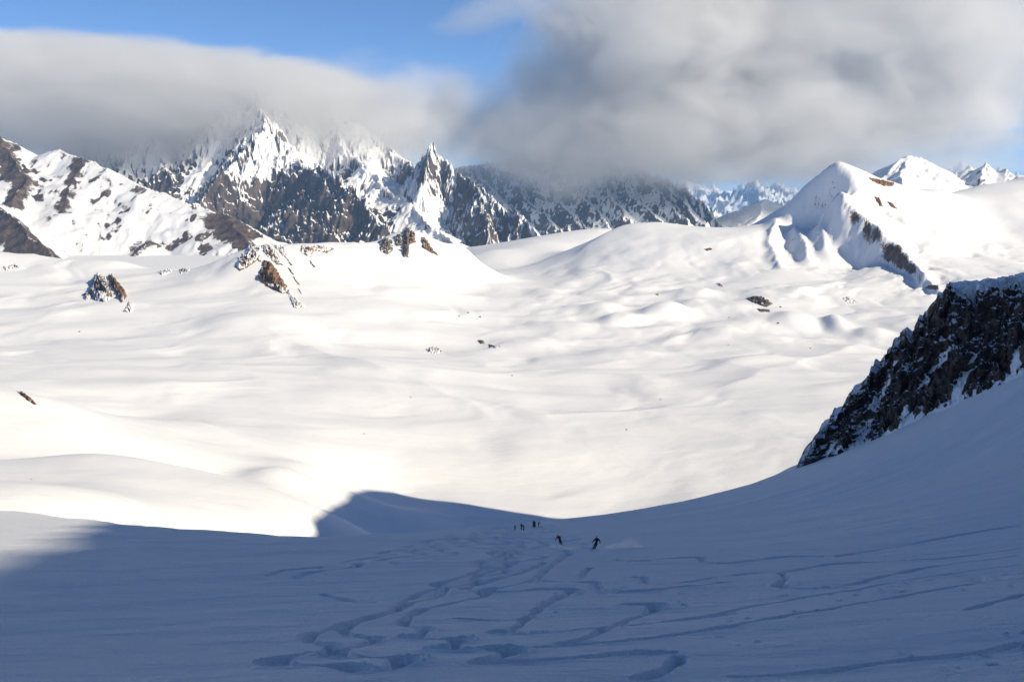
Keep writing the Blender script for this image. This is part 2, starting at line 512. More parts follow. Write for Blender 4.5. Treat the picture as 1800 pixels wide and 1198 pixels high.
# ------------------------------------------------------------------ the sunny basin and the hills round it
BASIN = P([
 # rolling near ground just over the crest
 (-250, 860, 760), (0, 900, 700), (0, 845, 860), (120, 850, 860), (250, 905, 760), (250, 860, 880), (400, 895, 880), (520, 925, 900), (580, 941, 900), (625, 1040, 900), (700, 1230, 850), (900, 1290, 850), (1200, 1290, 850), (1500, 1250, 950), (2000, 1200, 950), (800, 1000, 1150), (1200, 1010, 1150), (660, 960, 1150),
 (-250, 800, 1000), (0, 806, 1000), (100, 803, 1010), (230, 813, 1020), (340, 836, 1030), (440, 865, 1030), (520, 900, 1030), (0, 818, 1120), (200, 826, 1150),
 # knolls behind it
 (470, 832, 1300), (530, 843, 1290), (590, 868, 1280), (420, 845, 1300), (500, 806, 1420), (560, 812, 1400), (620, 850, 1400), (350, 800, 1330), (200, 795, 1250),
 (0, 690, 1320), (-200, 660, 1350), (60, 702, 1310), (130, 742, 1290), (190, 772, 1280), (0, 760, 1220), (230, 735, 1560), (290, 742, 1540), (200, 752, 1600),
 # floor
 (600, 790, 1560), (700, 870, 1480), (800, 890, 1440), (900, 898, 1440), (1000, 905, 1440), (1100, 890, 1480), (1200, 850, 1560), (1400, 800, 1640), (1600, 780, 1700),
 (900, 800, 1660), (750, 760, 1760), (1050, 770, 1760), (1300, 750, 1850), (600, 700, 1900), (420, 700, 1850), (300, 680, 1850), (100, 660, 1900), (-200, 640, 1900),
 (300, 640, 2150), (500, 650, 2150), (700, 650, 2200), (900, 690, 2120), (1000, 665, 2260), (1150, 680, 2200), (1450, 700, 2050), (1500, 650, 2350), (1700, 640, 2400),
 (1200, 630, 2550), (1000, 630, 2550), (820, 620, 2600), (600, 600, 2600), (300, 590, 2500), (50, 600, 2450), (-200, 580, 2500), (0, 550, 2750), (150, 545, 2750), (380, 560, 2700), (480, 560, 2650), (650, 545, 2900), (860, 570, 2950),
 (1050, 590, 2850), (1200, 585, 2850), (1320, 590, 2800), (1400, 600, 2750), (1550, 610, 2750), (1000, 540, 3200), (1150, 540, 3200), (1300, 530, 3200), (900, 520, 3400), (780, 500, 3500),
 # low ridge on the left
 (-200, 440, 3700), (0, 441, 3600), (100, 452, 3550), (200, 462, 3500), (330, 474, 3420), (390, 466, 3380), (430, 440, 3330), (500, 434, 3330), (560, 432, 3380), (620, 430, 3480), (675, 425, 3580), (720, 404, 3640), (760, 425, 3680), (800, 432, 3850),
 (0, 480, 3300), (150, 490, 3250), (300, 500, 3150), (420, 500, 3080), (560, 490, 3150), (680, 480, 3350), (760, 470, 3500), (480, 520, 2950),
 # saddle, glacier trough, round hill
 (830, 470, 3900), (900, 490, 3800), (870, 440, 4500), (950, 425, 4900), (1000, 408, 5300), (1060, 402, 5400), (930, 465, 4300), (970, 478, 3900),
 (1000, 458, 4000), (1040, 427, 4100), (1080, 404, 4180), (1120, 394, 4230), (1160, 393, 4260), (1200, 404, 4300), (1260, 404, 4300), (1320, 398, 4220), (1050, 480, 3700), (1150, 470, 3750), (1250, 470, 3750), (1100, 510, 3450), (1230, 510, 3450),
 # the big snow peak on the right
 (1370, 370, 4120), (1420, 338, 4060), (1460, 312, 4010), (1475, 305, 4000), (1490, 302, 4000), (1510, 303, 4015), (1530, 307, 4040), (1490, 322, 3955), (1530, 332, 3960), (1580, 322, 4150), (1640, 332, 4350), (1720, 326, 4600), (1800, 312, 4800), (2000, 310, 4900), (2300, 330, 4900),
 (1340, 420, 3950), (1300, 440, 3850), (1400, 425, 4000), (1450, 398, 3990), (1430, 460, 3900), (1360, 480, 3600), (1475, 440, 3900), (1510, 465, 3740), (1450, 490, 3560), (1500, 520, 3330), (1450, 560, 3080), (1560, 560, 3060), (1400, 520, 3280),
 (1650, 520, 3300), (1700, 420, 3900), (1760, 400, 4150), (1700, 500, 3350), (1800, 450, 3800), (1800, 520, 3200), (2000, 450, 3700), (1560, 500, 3430), (1600, 560, 3000), (1700, 580, 2900),
])
# far sides of the skylines drop away
HIDDEN = P([(0, 441, 3600), (200, 462, 3500), (390, 466, 3380), (500, 434, 3330), (620, 430, 3480), (720, 404, 3640)])
HIDDEN = HIDDEN + np.array([0, 420, -190.])
H2 = P([(1120, 394, 4230), (1200, 404, 4300), (1320, 398, 4220), (1420, 338, 4060), (1490, 299, 4000), (1580, 322, 4150), (1720, 326, 4600), (1800, 312, 4800)]) + np.array([0, 420, -170.])
H3 = P([(-300, 480, 4600), (300, 480, 4600), (700, 480, 5000), (1060, 440, 6200), (1300, 480, 5600), (1800, 450, 6000), (2400, 400, 5500)])
NEAR = np.array([(-600, 480, -330), (-200, 480, -330), (0, 520, -360), (300, 560, -360), (800, 600, -350), (1300, 1500, -350), (-1200, 1500, -250.), (-900, 800, -300)])
BPTS = np.vstack([BASIN, HIDDEN, H2, H3, NEAR])
b_u = np.concatenate([np.linspace(-.72, -.485, 36)[:-1], np.linspace(-.485, .485, 560), np.linspace(.485, .72, 36)[1:]])
ba = Fan(b_u, np.concatenate([np.geomspace(470, 1300, 140)[:-1], np.geomspace(1300, 4900, 380)[:-1], np.geomspace(4900, 6600, 20)]))
wx = ba.X + 30 * fbm(ba.X / 420, ba.Y / 420, 3, 31); wy = ba.Y + 30 * fbm(ba.X / 420, ba.Y / 420, 3, 37)
ba.Z = rbf(BPTS[:, :2], BPTS[:, 2], wx, wy, 45.0)

BX, BY = ba.X, ba.Y
bpx, bpy_ = to_pix(np.stack([BX, BY, ba.Z], -1))
# snow swells: elongated, wind-built, lee sides steeper
floor_m = sstep(600, 900, BY) * (1 - sstep(3300, 4300, BY))
sx_ = BX * math.cos(.5) + BY * math.sin(.5); sy_ = -BX * math.sin(.5) + BY * math.cos(.5)
wq_ = .6 * fbm(BX / 300, BY / 300, 2, 51)
sw = fbm(sx_ / 270 + wq_, sy_ / 190 - wq_, 3, 52, .38)
bil = perlin(sx_ / 330 + wq_, sy_ / 210, 58); bil = .6 - np.sqrt(bil * bil + .012)
ba.Z += floor_m * (4.2 * sw + 8.0 * bil) * np.clip(BY / 2200, .35, 1.3)
# moraine bumps in the middle distance
bump_m = sstep(2300, 2900, BY) * (1 - sstep(3700, 4200, BY)) * sstep(-.06, .04, ba.U)
ba.Z += bump_m * 8 * np.maximum(fbm(BX / 150, BY / 190, 3, 61, .4), -.1)
def knob(px, py, d, h, rx, ry, rot=0.0):
    c = pix(px, py, d)
    dx, dy = BX - c[0], BY - c[1]
    a, b = dx * math.cos(rot) + dy * math.sin(rot), -dx * math.sin(rot) + dy * math.cos(rot)
    return h * np.exp(-((a / rx) ** 2 + (b / ry) ** 2) ** 1.3)
for k in [(1170, 548, 3080, 30, 70, 45), (1110, 556, 3000, 22, 70, 45), (1060, 535, 3150, 18, 60, 50), (1270, 580, 2820, 22, 60, 45), (1000, 580, 2900, 14, 80, 60),
          (1100, 625, 2560, 12, 90, 60), (1330, 640, 2450, 14, 90, 50), (1215, 520, 3350, 18, 60, 60), (930, 600, 2700, 10, 90, 60), (1400, 560, 3000, 22, 60, 60),
          (1470, 570, 2960, 32, 32, 60), (1530, 597, 2870, 16, 44, 60), (480, 836, 1290, 7, 50, 26), (225, 742, 1560, 8, 60, 40), (700, 760, 1750, 6, 120, 60), (880, 700, 2050, 9, 140, 50), (420, 570, 2640, 12, 90, 90)]:
    ba.Z += knob(*k)
# ribs and gullies on the round hill and the peak
gx, gy = ba.grad()
er = erode(BX, BY, gx, gy, 1 / 420.0, 4, 1.0, 1.3, 5, .45, 1.5)
hill_m = sstep(.03, .10, ba.U) * sstep(3150, 3600, BY)
peak_m = sstep(.20, .235, ba.U) * sstep(2950, 3300, BY) * (1 - .9 * sstep(3850, 3950, BY))
hill_m = hill_m * (1 - .9 * sstep(.27, .28, ba.U) * sstep(3850, 3950, BY))
ba.Z += (5 * hill_m + 6 * peak_m) * er * np.clip(np.hypot(gx, gy) / .35, .2, 1.2)
# sharp rib that parts the shaded from the sunny side of the peak
RIB = P([(1476, 338, 3935), (1482, 352, 3900), (1510, 378, 3820), (1545, 405, 3720), (1572, 432, 3640), (1610, 470, 3480), (1645, 508, 3320)])
rib_h = ridge_height(BX + 9 * fbm(BX / 60, BY / 60, 3, 81), BY, RIB, .42, 1.7)
def line_dist(X, Y, L):
    q = np.full(X.shape, 1e9)
    for a, b in zip(L[:-1], L[1:]):
        e = b - a
        t = np.clip(((X - a[0]) * e[0] + (Y - a[1]) * e[1]) / (e[0] ** 2 + e[1] ** 2), 0, 1)
        q = np.minimum(q, np.hypot(X - a[0] - t * e[0], Y - a[1] - t * e[1]))
    return q
rib_d = line_dist(BX, BY, RIB)
ba.Z = smax(ba.Z, rib_h + 7, 9.0) + np.exp(-rib_d / 55) * (9 * fbm(BX / 55, BY / 55, 4, 83) + 7 * facet(BX / 38, BY / 38, 84, .8)) * (1 - sstep(3820, 3900, BY))
# wind-cut folds in the snow: crisp along the top, soft below
for pts_, h_, w_ in (([(-60, 808, 990), (100, 803, 1005), (230, 813, 1010), (340, 836, 1010), (440, 866, 1000), (520, 903, 980), (582, 944, 950)], 7, 40), ([(0, 832, 900), (130, 838, 900), (250, 858, 890), (400, 900, 870)], 4, 28),
                     ([(440, 838, 1300), (480, 829, 1300), (545, 842, 1290), (640, 884, 1280)], 9, 34), ([(490, 808, 1420), (560, 812, 1400), (650, 850, 1390)], 6, 34), ([(200, 742, 1560), (290, 742, 1540), (420, 785, 1480), (500, 812, 1440)], 8, 45),
                     ([(450, 590, 2600), (620, 640, 2250), (760, 690, 2050), (880, 745, 1850)], 8, 60), ([(800, 705, 2020), (960, 742, 1880), (1150, 728, 1950), (1330, 740, 1900), (1450, 765, 1800)], 7, 50), ([(560, 640, 2240), (760, 655, 2200), (950, 690, 2120)], 5, 45),
                     ([(1062, 474, 3740), (1070, 490, 3620), (1074, 506, 3520)], 9, 16), ([(1000, 458, 4000), (1040, 427, 4100), (1080, 404, 4180), (1120, 394, 4230)], 8, 40), ([(1090, 560, 3000), (1140, 545, 3050), (1200, 548, 3050), (1240, 565, 3000)], 9, 40), ([(980, 655, 2350), (1100, 635, 2480), (1250, 640, 2450), (1400, 680, 2250)], 6, 55),
                     ([(0, 590, 2480), (150, 600, 2420), (330, 640, 2150), (520, 690, 1950)], 6, 60), ([(1250, 690, 2120), (1400, 640, 2400), (1540, 610, 2750)], 7, 50)):
    L_ = P(pts_)
    q_ = line_dist(BX + 14 * fbm(BX / 160, BY / 160, 2, 89), BY + 14 * fbm(BX / 160, BY / 160, 2, 90), L_)
    ends = np.minimum(np.hypot(BX - L_[0, 0], BY - L_[0, 1]), np.hypot(BX - L_[-1, 0], BY - L_[-1, 1]))
    ba.Z += h_ * np.exp(-np.sqrt(q_ ** 2 + 9) / w_) * sstep(0, 130 if len(pts_) > 3 or h_ < 9 else 50, ends)
RIB2 = P([(1400, 398, 4000), (1415, 425, 3850), (1420, 450, 3740)])
RIB3 = P([(1445, 390, 3920), (1450, 430, 3790)])
RIB4 = P([(1365, 385, 4080), (1350, 420, 3930), (1372, 470, 3640)])
for r_ in (RIB2, RIB3, RIB4):
    ba.Z = smax(ba.Z, ridge_height(BX + 6 * fbm(BX / 50, BY / 50, 3, 85), BY, r_, .7, .9) + 4, 26.0)
# broken crest on the left
LR = P([(405, 466, 3360), (425, 440, 3335), (455, 430, 3330), (500, 432, 3330), (540, 430, 3360), (600, 429, 3440), (660, 428, 3540), (690, 415, 3600), (718, 402, 3640), (748, 416, 3670), (775, 432, 3720)])
lr = ridge_height(BX, BY, LR, .8, .45, 1 / 260)
near_lr = np.exp(-np.maximum(lr.max() - 120 - lr, 0) / 60)
ba.Z = smax(ba.Z, lr + 4 * fbm(BX / 45, BY / 45, 3, 87) * np.exp(-np.abs(lr - ba.Z) / 12), 6.0)
ba.Z += .35 * fbm(BX / 55, BY / 34, 2, 95) * sstep(800, 1500, BY)

gx, gy = ba.grad()
b_nrm = ba.normals()
steep = np.hypot(gx, gy)
bias = np.full(BX.shape, .55)
def add_bias(px, py, d, r, amt):
    c = pix(px, py, d)
    global bias
    bias = bias + amt * np.exp(-(((BX - c[0]) / r) ** 2 + ((BY - c[1]) / (r * 1.3)) ** 2))
bias = bias - (.48 + .40 * fbm(BX / 70, BY / 70, 3, 99)) * np.exp(-(rib_d / 42) ** 2) * sstep(3250, 3500, BY) * (1 - sstep(3830, 3900, BY)) * sstep(.25, .29, ba.U)
for r_ in (RIB2, RIB3):
    q = ridge_height(BX, BY, r_, .7, .9)
    bias = bias - .42 * np.exp(-((q - ba.Z) / 14) ** 2) * (np.abs(BY - r_[:, 1].mean()) < 160)
qq = ridge_height(BX, BY, LR, .8, .45)
bias = bias - .38 * np.exp(-((qq - ba.Z) / 10) ** 2) * (ba.U < -.05) * (BY < 3750) * sstep(.3, .6, np.abs(fbm(BX / 90, BY / 90, 2, 97)) + .25)
M_BASIN = alpine_material('basin_snow_and_rock', 46.0, (.10, .065, .045, 1), (.22, .16, .12, 1), .62, .78, .55, .6, .55, ripple=1.5)
F = grid_faces(*BX.shape)
mu, md = ba.U.ravel()[F].mean(1), ba.D.ravel()[F].mean(1)
crestd = np.interp(mu, [-.75, -.28, -.1, -.05], [2950, 2900, 3150, 3350])
part_id = np.zeros(len(F), int)
part_id[(mu < -.045) & (md > crestd)] = 1
part_id[(mu > .025) & (mu <= .215) & (md > 3380)] = 2
part_id[(mu > .215) & (md > 2900 + 400 * np.clip((.24 - mu) / .025, 0, 1))] = 3
for k, nm in enumerate(('snow_basin', 'rocky_ridge', 'snow_hill', 'snow_peak')):
    o = ba.build(nm, M_BASIN, {'bias': bias}, F[part_id == k], b_nrm)
    tag(o, kind='structure')

# ------------------------------------------------------------------ mountain on the right that keeps the slope in shade (out of the picture)
R0, R1 = np.array([470., -900.]), np.array([1010., 1150.])
rd = R1 - R0; rl = np.linalg.norm(rd); rd /= rl
def to_ridge(p):
    """Where the sunbeam through p crosses the ridge line: distance along it and height."""
    s2 = SUN_DIR[:2]
    A = np.array([[rd[0], -s2[0]], [rd[1], -s2[1]]])
    s, t = np.linalg.solve(A, p[:2] - R0)
    return s, p[2] + t * SUN_DIR[2]
EDGE_FG = [(-90, 1010), (0, 975), (60, 970), (95, 958), (125, 938), (150, 925), (170, 920)]
prof = [to_ridge(p) for p in fg_smooth.hit([a for a, b in EDGE_FG], [b for a, b in EDGE_FG], 25, 460, 600)[0]]
EDGE_BA = [(545, 917), (572, 897), (590, 889), (607, 880), (615, 868), (640, 860), (690, 864)]
pb = [to_ridge(p) for p in ba.hit([a for a, b in EDGE_BA], [b for a, b in EDGE_BA], 700, 2500, 800)[0]]
LIT = [(200, 900), (320, 922), (420, 930), (500, 934), (555, 930)]
pl = [(a, b - 14) for a, b in (to_ridge(p) for p in ba.hit([a for a, b in LIT], [b for a, b in LIT], 600, 1100, 500)[0])]
prof = sorted(sorted(prof) + pl + pb)
prof = [(-1600, 520), (-300, 420), (300, 345)] + prof + [(prof[-1][0] + 12, prof[-1][1] - 45), (prof[-1][0] + 30, prof[-1][1] - 130), (prof[-1][0] + 260, -120), (prof[-1][0] + 700, -420)]
ps_, pz_ = np.array(prof).T
ms, mn = np.linspace(-1600, 2500, 330), np.concatenate([-np.geomspace(2, 900, 60)[::-1], [0], np.geomspace(2, 1400, 60)])
MS, MN = np.meshgrid(ms, mn, indexing='ij')
MZ = np.interp(MS, ps_, pz_)
MX, MY = R0[0] + rd[0] * MS + rd[1] * MN, R0[1] + rd[1] * MS - rd[0] * MN
MZ = MZ - np.where(MN < 0, .80 * np.abs(MN) + .4 * np.maximum(-MN - 420, 0), .62 * np.abs(MN)) + 2.0 * fbm(MS / 28, MN / 45, 4, 101) + 16 * fbm(MX / 160, MY / 160, 3, 105) * np.clip(np.abs(MN) / 120, 0, 1)
MZ = np.maximum(MZ, -700)
M_RIDGE = alpine_material('shady_ridge', 60.0, (.07, .05, .04, 1), (.16, .12, .10, 1), .55, .75, .6, .5, .6)
o = mesh_from('mountain_ridge', np.stack([MX, MY, MZ], -1).reshape(-1, 3), grid_faces(*MX.shape)[:, ::-1], M_RIDGE, attrs={'bias': np.full(MX.size, .05)})
tag(o, kind='structure')
# the slope goes on behind and beside the camera
GX, GY = np.meshgrid(np.linspace(-1100, 420, 150), np.linspace(-900, 26, 90))
GZ = fg_base(GX, GY) + wind(GX, GY) - 1.2 * sstep(2, 12, GY) * 1.0
o = mesh_from('upper_slope', np.stack([GX, GY, GZ], -1).reshape(-1, 3), grid_faces(*GX.shape), M_SLOPE)
tag(o, kind='structure')

# ------------------------------------------------------------------ the high mountains
def grow(fan, ridges, floor, k=40.0, warp=(120, 700), seed=0, gully=60.0, gfreq=1 / 900.0, rough=18.0, rfreq=1 / 180.0, goct=5, ggain=.42):
    X, Y = fan.X, fan.Y
    ax, aw = warp
    wx = X + ax * fbm(X / aw, Y / aw, 4, seed + 1); wy = Y + ax * fbm(X / aw, Y / aw, 4, seed + 9)
    # keep the skyline points themselves where they are: warp fades near them
    z = np.full(X.shape, -1e9)
    for L, sl, sr in ridges:
        dmin = np.full(X.shape, 1e9)
        for p in L: dmin = np.minimum(dmin, np.hypot(X - p[0], Y - p[1]))
        w = sstep(.0, ax * 3.5, dmin)
        z = smax(z, ridge_height(X + (wx - X) * w, Y + (wy - Y) * w, L, sl, sr), k) if z.max() > -1e8 else ridge_height(X + (wx - X) * w, Y + (wy - Y) * w, L, sl, sr)
    z = np.maximum(z, floor)
    fan.Z = z
    gx, gy = fan.grad()
    st = np.hypot(gx, gy)
    n = np.maximum(st, .05)
    e = erode(X, Y, gx / n * np.minimum(st, 1.6), gy / n * np.minimum(st, 1.6), gfreq, goct, 1.0, 1.5, seed + 20, ggain, 1.4, True)
    amp = np.clip(st / .8, .1, 1.1)
    fan.Z = z + gully * amp * (e + .1) + rough * amp * (ridged(X * rfreq, Y * rfreq, 5, seed + 40, .55) - 1.0)
    return fan

def fan_for(px0, px1, d0, d1, nu, nd):
    return Fan(np.linspace((px0 - 900) / FPX, (px1 - 900) / FPX, nu), np.linspace(d0, d1, nd))

ROCK_A, ROCK_B = (.045, .036, .032, 1), (.135, .10, .082, 1)
# --- snowy flank with rock ribs, far left
fa = fan_for(-330, 540, 5200, 9400, 380, 250)
L1 = P([(-330, 150, 9300), (-150, 190, 8700), (-40, 225, 8200), (0, 240, 8000), (30, 252, 7950), (60, 275, 7900), (105, 262, 7800), (145, 278, 7600), (190, 298, 7400), (260, 330, 7200), (330, 356, 7000), (400, 380, 6800), (440, 398, 6650), (490, 430, 6450)])
S1 = P([(145, 278, 7600), (128, 312, 7300), (118, 350, 7050), (112, 385, 6850)])
S2 = P([(0, 240, 8000), (30, 290, 7500), (48, 312, 7300), (20, 350, 6900)])
S3 = P([(-60, 330, 6900), (0, 365, 6400), (40, 395, 6150), (95, 455, 5800)])
S4 = P([(190, 298, 7400), (180, 380, 6900), (175, 425, 6600)])
S5 = P([(400, 380, 6800), (425, 410, 6450), (470, 450, 6150)])
S6 = P([(260, 425, 6500), (235, 445, 6300)])
grow(fa, [(L1, .62, .50), (S1, .62, .75), (S2, .7, .7), (S3, .7, .8), (S4, .5, .55), (S5, .6, .6), (S6, .6, .6)], -700, 45, (70, 500), 200, 18, 1 / 480., 5, 1 / 190.)
gx, gy = fa.grad()
gx, gy = fa.grad()
bias = .13 + .18 * np.clip(-gx / (np.hypot(gx, gy) + .1), -1, 1)  # aspect term: shade of left-facing slopes painted in as rock
for L, amt, r in ((S1, .42, 70), (S2, .48, 110), (S3, .42, 130), (S5, .42, 130), (S6, .38, 60), (S4, .2, 60), (P([(330, 370, 6900), (420, 395, 6600)]), .22, 90)):
    q = np.full(fa.X.shape, 1e9)
    for a, b in zip(L[:-1], L[1:]):
        t = np.clip(((fa.X - a[0]) * (b - a)[0] + (fa.Y - a[1]) * (b - a)[1]) / ((b - a)[:2] ** 2).sum(), 0, 1)
        q = np.minimum(q, np.hypot(fa.X - a[0] - t * (b - a)[0], fa.Y - a[1] - t * (b - a)[1]))
    bias = bias - amt * np.exp(-(q / r) ** 2)
bias = bias - .36 * sstep(.15, .45, fbm(fa.X / 120, fa.Y / 190, 4, 233)) * (.5 + .5 * sstep(-.38, -.30, fa.U))
M_FLANK = alpine_material('flank_rock_and_snow', 90.0, ROCK_A, (.16, .115, .09, 1), .66, .78, .55, .35, .8, fine=.6, ripple=1.0)
tag(fa.build('snowy_flank', M_FLANK, {'bias': bias}), kind='structure')

# --- main massif: pyramid, needle, walls behind
fb = fan_for(120, 1010, 8300, 13200, 640, 440)
wall = P([(120, 235, 12300), (200, 232, 12300), (262, 225, 12100), (320, 208, 12300), (380, 185, 12300), (440, 150, 11900), (500, 165, 12000), (560, 205, 12200), (592, 212, 12000), (640, 222, 12000), (680, 250, 11900), (706, 278, 11600)])
pyr = P([(440, 150, 11900), (452, 185, 11500), (465, 204, 11000), (452, 235, 10700), (415, 275, 10500), (372, 318, 10150), (343, 356, 9800)])
pyr2 = P([(465, 204, 11000), (492, 240, 10850), (520, 272, 10600), (548, 298, 10150), (575, 294, 9900), (602, 312, 9600), (640, 358, 9250), (665, 388, 9000), (692, 416, 8750)])
pyr3 = P([(465, 204, 11000), (470, 260, 10450), (462, 320, 9900), (440, 380, 9400)])
pyr4 = P([(548, 298, 10150), (540, 340, 9600), (530, 400, 9100)])
mid = P([(592, 212, 12000), (610, 270, 11300), (640, 300, 10900), (700, 350, 10300)])
needle0 = P([(706, 278, 11600), (722, 284, 11200), (734, 290, 11000), (757, 246, 10700)])
needle = P([(757, 246, 10700), (776, 276, 10550), (800, 300, 10350), (835, 322, 10050), (870, 346, 9750), (905, 375, 9450), (945, 412, 9100)])
needle2 = P([(757, 246, 10700), (748, 300, 10250), (742, 330, 10050)])
needle3 = P([(835, 322, 10050), (850, 370, 9500), (862, 410, 9150)])
left1 = P([(262, 225, 12100), (240, 262, 11600), (205, 300, 11100)])
left2 = P([(262, 225, 12100), (285, 270, 11400), (300, 310, 10900)])
glac = P([(610, 262, 11500), (645, 300, 10900), (690, 338, 10300), (740, 380, 9700), (800, 428, 9000)])
glac2 = P([(385, 245, 11600), (352, 300, 10900), (325, 345, 10400)])
grow(fb, [(glac, .50, .62), (glac2, .62, .55), (wall, 1.0, 1.0), (pyr, 1.15, 1.25), (pyr2, 1.3, 1.05), (mid, 1.0, 1.1), (needle0, 1.6, 1.6), (needle, 1.35, 1.5), (needle2, 1.6, 1.6), (needle3, 1.4, 1.4), (left1, 1.0, 1.0), (left2, 1.0, 1.0)],
     -500, 40, (70, 520), 300, 95, 1 / 900., 14, 1 / 300., 4)
bpx, bpy_ = to_pix(np.stack([fb.X, fb.Y, fb.Z], -1))
M_MASSIF = alpine_material('massif_rock_and_snow', 260.0, ROCK_A, ROCK_B, .50, .61, .30, .55, 1.0, fine=.30, rough1=.58)
bias = np.zeros(fb.X.shape)
bias += .35 * np.exp(-(line_dist(fb.X, fb.Y, glac) / 210) ** 2) + .35 * np.exp(-(line_dist(fb.X, fb.Y, glac2) / 140) ** 2) + .14 * (1 - sstep(265, 300, bpy_))
bias -= .30 * sstep(295, 335, bpy_) * (1 - sstep(690, 730, bpx))            # the lower walls are bare rock
gx, gy = fb.grad()
st = np.hypot(gx, gy) + .1
bias += .30 * fbm(fb.X / 420, fb.Y / 520, 3, 341) + .26 * np.clip(-gx / st, -1, 1) + .14 * sstep(11000, 11600, fb.Y)  # aspect term paints side shade: rock on left faces, snow on right
bias += .22 * np.exp(-((bpx - 690) / 60) ** 2) * sstep(290, 330, bpy_)
tag(fb.build('rocky_massif', M_MASSIF, {'bias': bias}), kind='structure')

# --- long wall running away to the right
fc = fan_for(780, 1330, 11300, 15600, 380, 270)
top = P([(780, 300, 14800), (850, 285, 14600), (920, 270, 14500), (1000, 268, 14400), (1060, 276, 14300), (1085, 290, 14250), (1104, 284, 14200), (1122, 300, 14150), (1138, 295, 14100), (1160, 312, 14000), (1172, 308, 13950), (1190, 330, 13800), (1203, 326, 13750), (1222, 352, 13600), (1232, 350, 13500), (1250, 378, 13300), (1280, 405, 12900)])
spurs = [(top, 1.25, 1.25)]
for x0, y0, x1, y1 in ((830, 292, 930, 395), (880, 282, 985, 408), (930, 276, 1030, 404), (975, 272, 1075, 402), (1020, 274, 1118, 394), (1062, 276, 1170, 398), (1115, 288, 1215, 396), (1160, 308, 1245, 400)):
    t = np.linspace(0, 1, 5)
    spurs.append((P([(x0 + (x1 - x0) * a + 5 * math.sin(9 * a + x0), y0 + (y1 - y0) * a ** .9, 14450 - 2300 * a - (x0 - 830) * .8) for a in t]), 1.05, .75))
grow(fc, spurs, -420, 30, (70, 480), 400, 55, 1 / 700., 22, 1 / 330., 4)
gx, gy = fc.grad()
bias = .05 + .26 * fbm(fc.X / 420, fc.Y / 520, 3, 441) + .36 * np.clip(-gx / (np.hypot(gx, gy) + .1), -1, 1)  # aspect term puts spur shade into colour: left sides rocky, sunny sides snowy
M_WALL = alpine_material('wall_rock_and_snow', 280.0, ROCK_A, ROCK_B, .58, .69, .28, .55, 1.0, fine=.35, rough1=.58)
tag(fc.build('mountain_wall', M_WALL, {'bias': bias}), kind='structure')

# --- bright dome and toothed crest behind the peak on the right
fe = fan_for(1480, 2250, 7800, 11600, 320, 220)
dome = P([(1540, 325, 8900), (1560, 300, 9100), (1580, 279, 9300), (1596, 273, 9400), (1618, 276, 9450), (1640, 288, 9500), (1660, 300, 9600), (1690, 302, 9700), (1704, 288, 9650), (1718, 300, 9600), (1734, 285, 9500), (1752, 302, 9500), (1770, 296, 9400), (1790, 308, 9300), (1850, 300, 9300), (2000, 270, 9600), (2250, 250, 10000)])
d2 = P([(1596, 273, 9400), (1585, 320, 8700), (1575, 350, 8300)])
d3 = P([(1734, 285, 9500), (1720, 325, 9050), (1700, 360, 8600)])
grow(fe, [(dome, .8, .62), (d2, .6, .5), (d3, .8, .8)], -500, 18, (50, 420), 500, 26, 1 / 420., 14, 1 / 160.)
px_, py_ = to_pix(np.stack([fe.X, fe.Y, fe.Z], -1))
bias = .20 - .16 * sstep(1655, 1690, px_) + .08 * np.exp(-((px_ - 1620) / 40) ** 2)
M_DOME = alpine_material('dome_rock_and_snow', 120.0, ROCK_A, ROCK_B, .58, .72, .5, .4, .7)
tag(fe.build('snow_dome', M_DOME, {'bias': bias}), kind='structure')

# --- ranges far away, blue with distance
M_FAR = alpine_material('far_rock_and_snow', 420.0, (.05, .045, .045, 1), (.10, .09, .085, 1), .62, .76, .5, .5, .8)
def far_range(name, px0, px1, d0, d1, py_top, relief, seed, nu=260, nd=110):
    f = fan_for(px0, px1, d0, d1, nu, nd)
    prof = np.interp((f.U * FPX + 900), [p[0] for p in py_top], [p[1] for p in py_top])
    topz = pix(900, prof, f.Y)[..., 2]
    t = (f.Y - d0) / (d1 - d0)
    r = ridged(f.X / (relief * 6), f.Y / (relief * 6), 6, seed, .55)
    env = np.sin(np.clip(t, 0, 1) * np.pi) ** .7
    f.Z = topz - relief * 1.1 * (1 - env) + relief * (.75 * r - 1.0)
    gx, gy = f.grad()
    f.Z += relief * .12 * erode(f.X, f.Y, gx, gy, 1 / (relief * 2.2), 3, 1, 1.5, seed + 3, .5, 1.4)
    return tag(f.build(name, M_FAR, {'bias': np.zeros(f.X.shape)}), kind='structure')
far_range('far_range', 1050, 1800, 21000, 27000, [(1050, 350), (1225, 352), (1260, 350), (1300, 362), (1340, 372), (1800, 372)], 900, 600)
far_range('farther_range', 900, 1900, 40000, 52000, [(900, 340), (1220, 346), (1300, 346), (1380, 338), (1440, 322), (1520, 318), (1900, 320)], 1500, 640)
fh = fan_for(1230, 1480, 11500, 15500, 160, 120)
hp = P([(1290, 400, 13400), (1322, 372, 13500), (1347, 350, 13500), (1370, 362, 13400), (1395, 382, 13400), (1440, 380, 13400)])
hp2 = P([(1347, 350, 13500), (1330, 385, 12700), (1310, 410, 12200)])
grow(fh, [(hp, .5, .5), (hp2, .5, .4)], -600, 30, (60, 400), 520, 20, 1 / 500., 8, 1 / 200.)
tag(fh.build('snow_pyramid', M_DOME, {'bias': np.full(fh.X.shape, .3)}), kind='structure')
# valley floor out to the horizon
vm = 90000.0
tag(mesh_from('valley_floor', np.array([(-vm, -vm, -900), (vm, -vm, -900), (vm, vm, -900), (-vm, vm, -900)]), np.array([(0, 1, 2, 3)]), M_BASIN, attrs={'bias': np.full(4, .5)}), kind='structure')

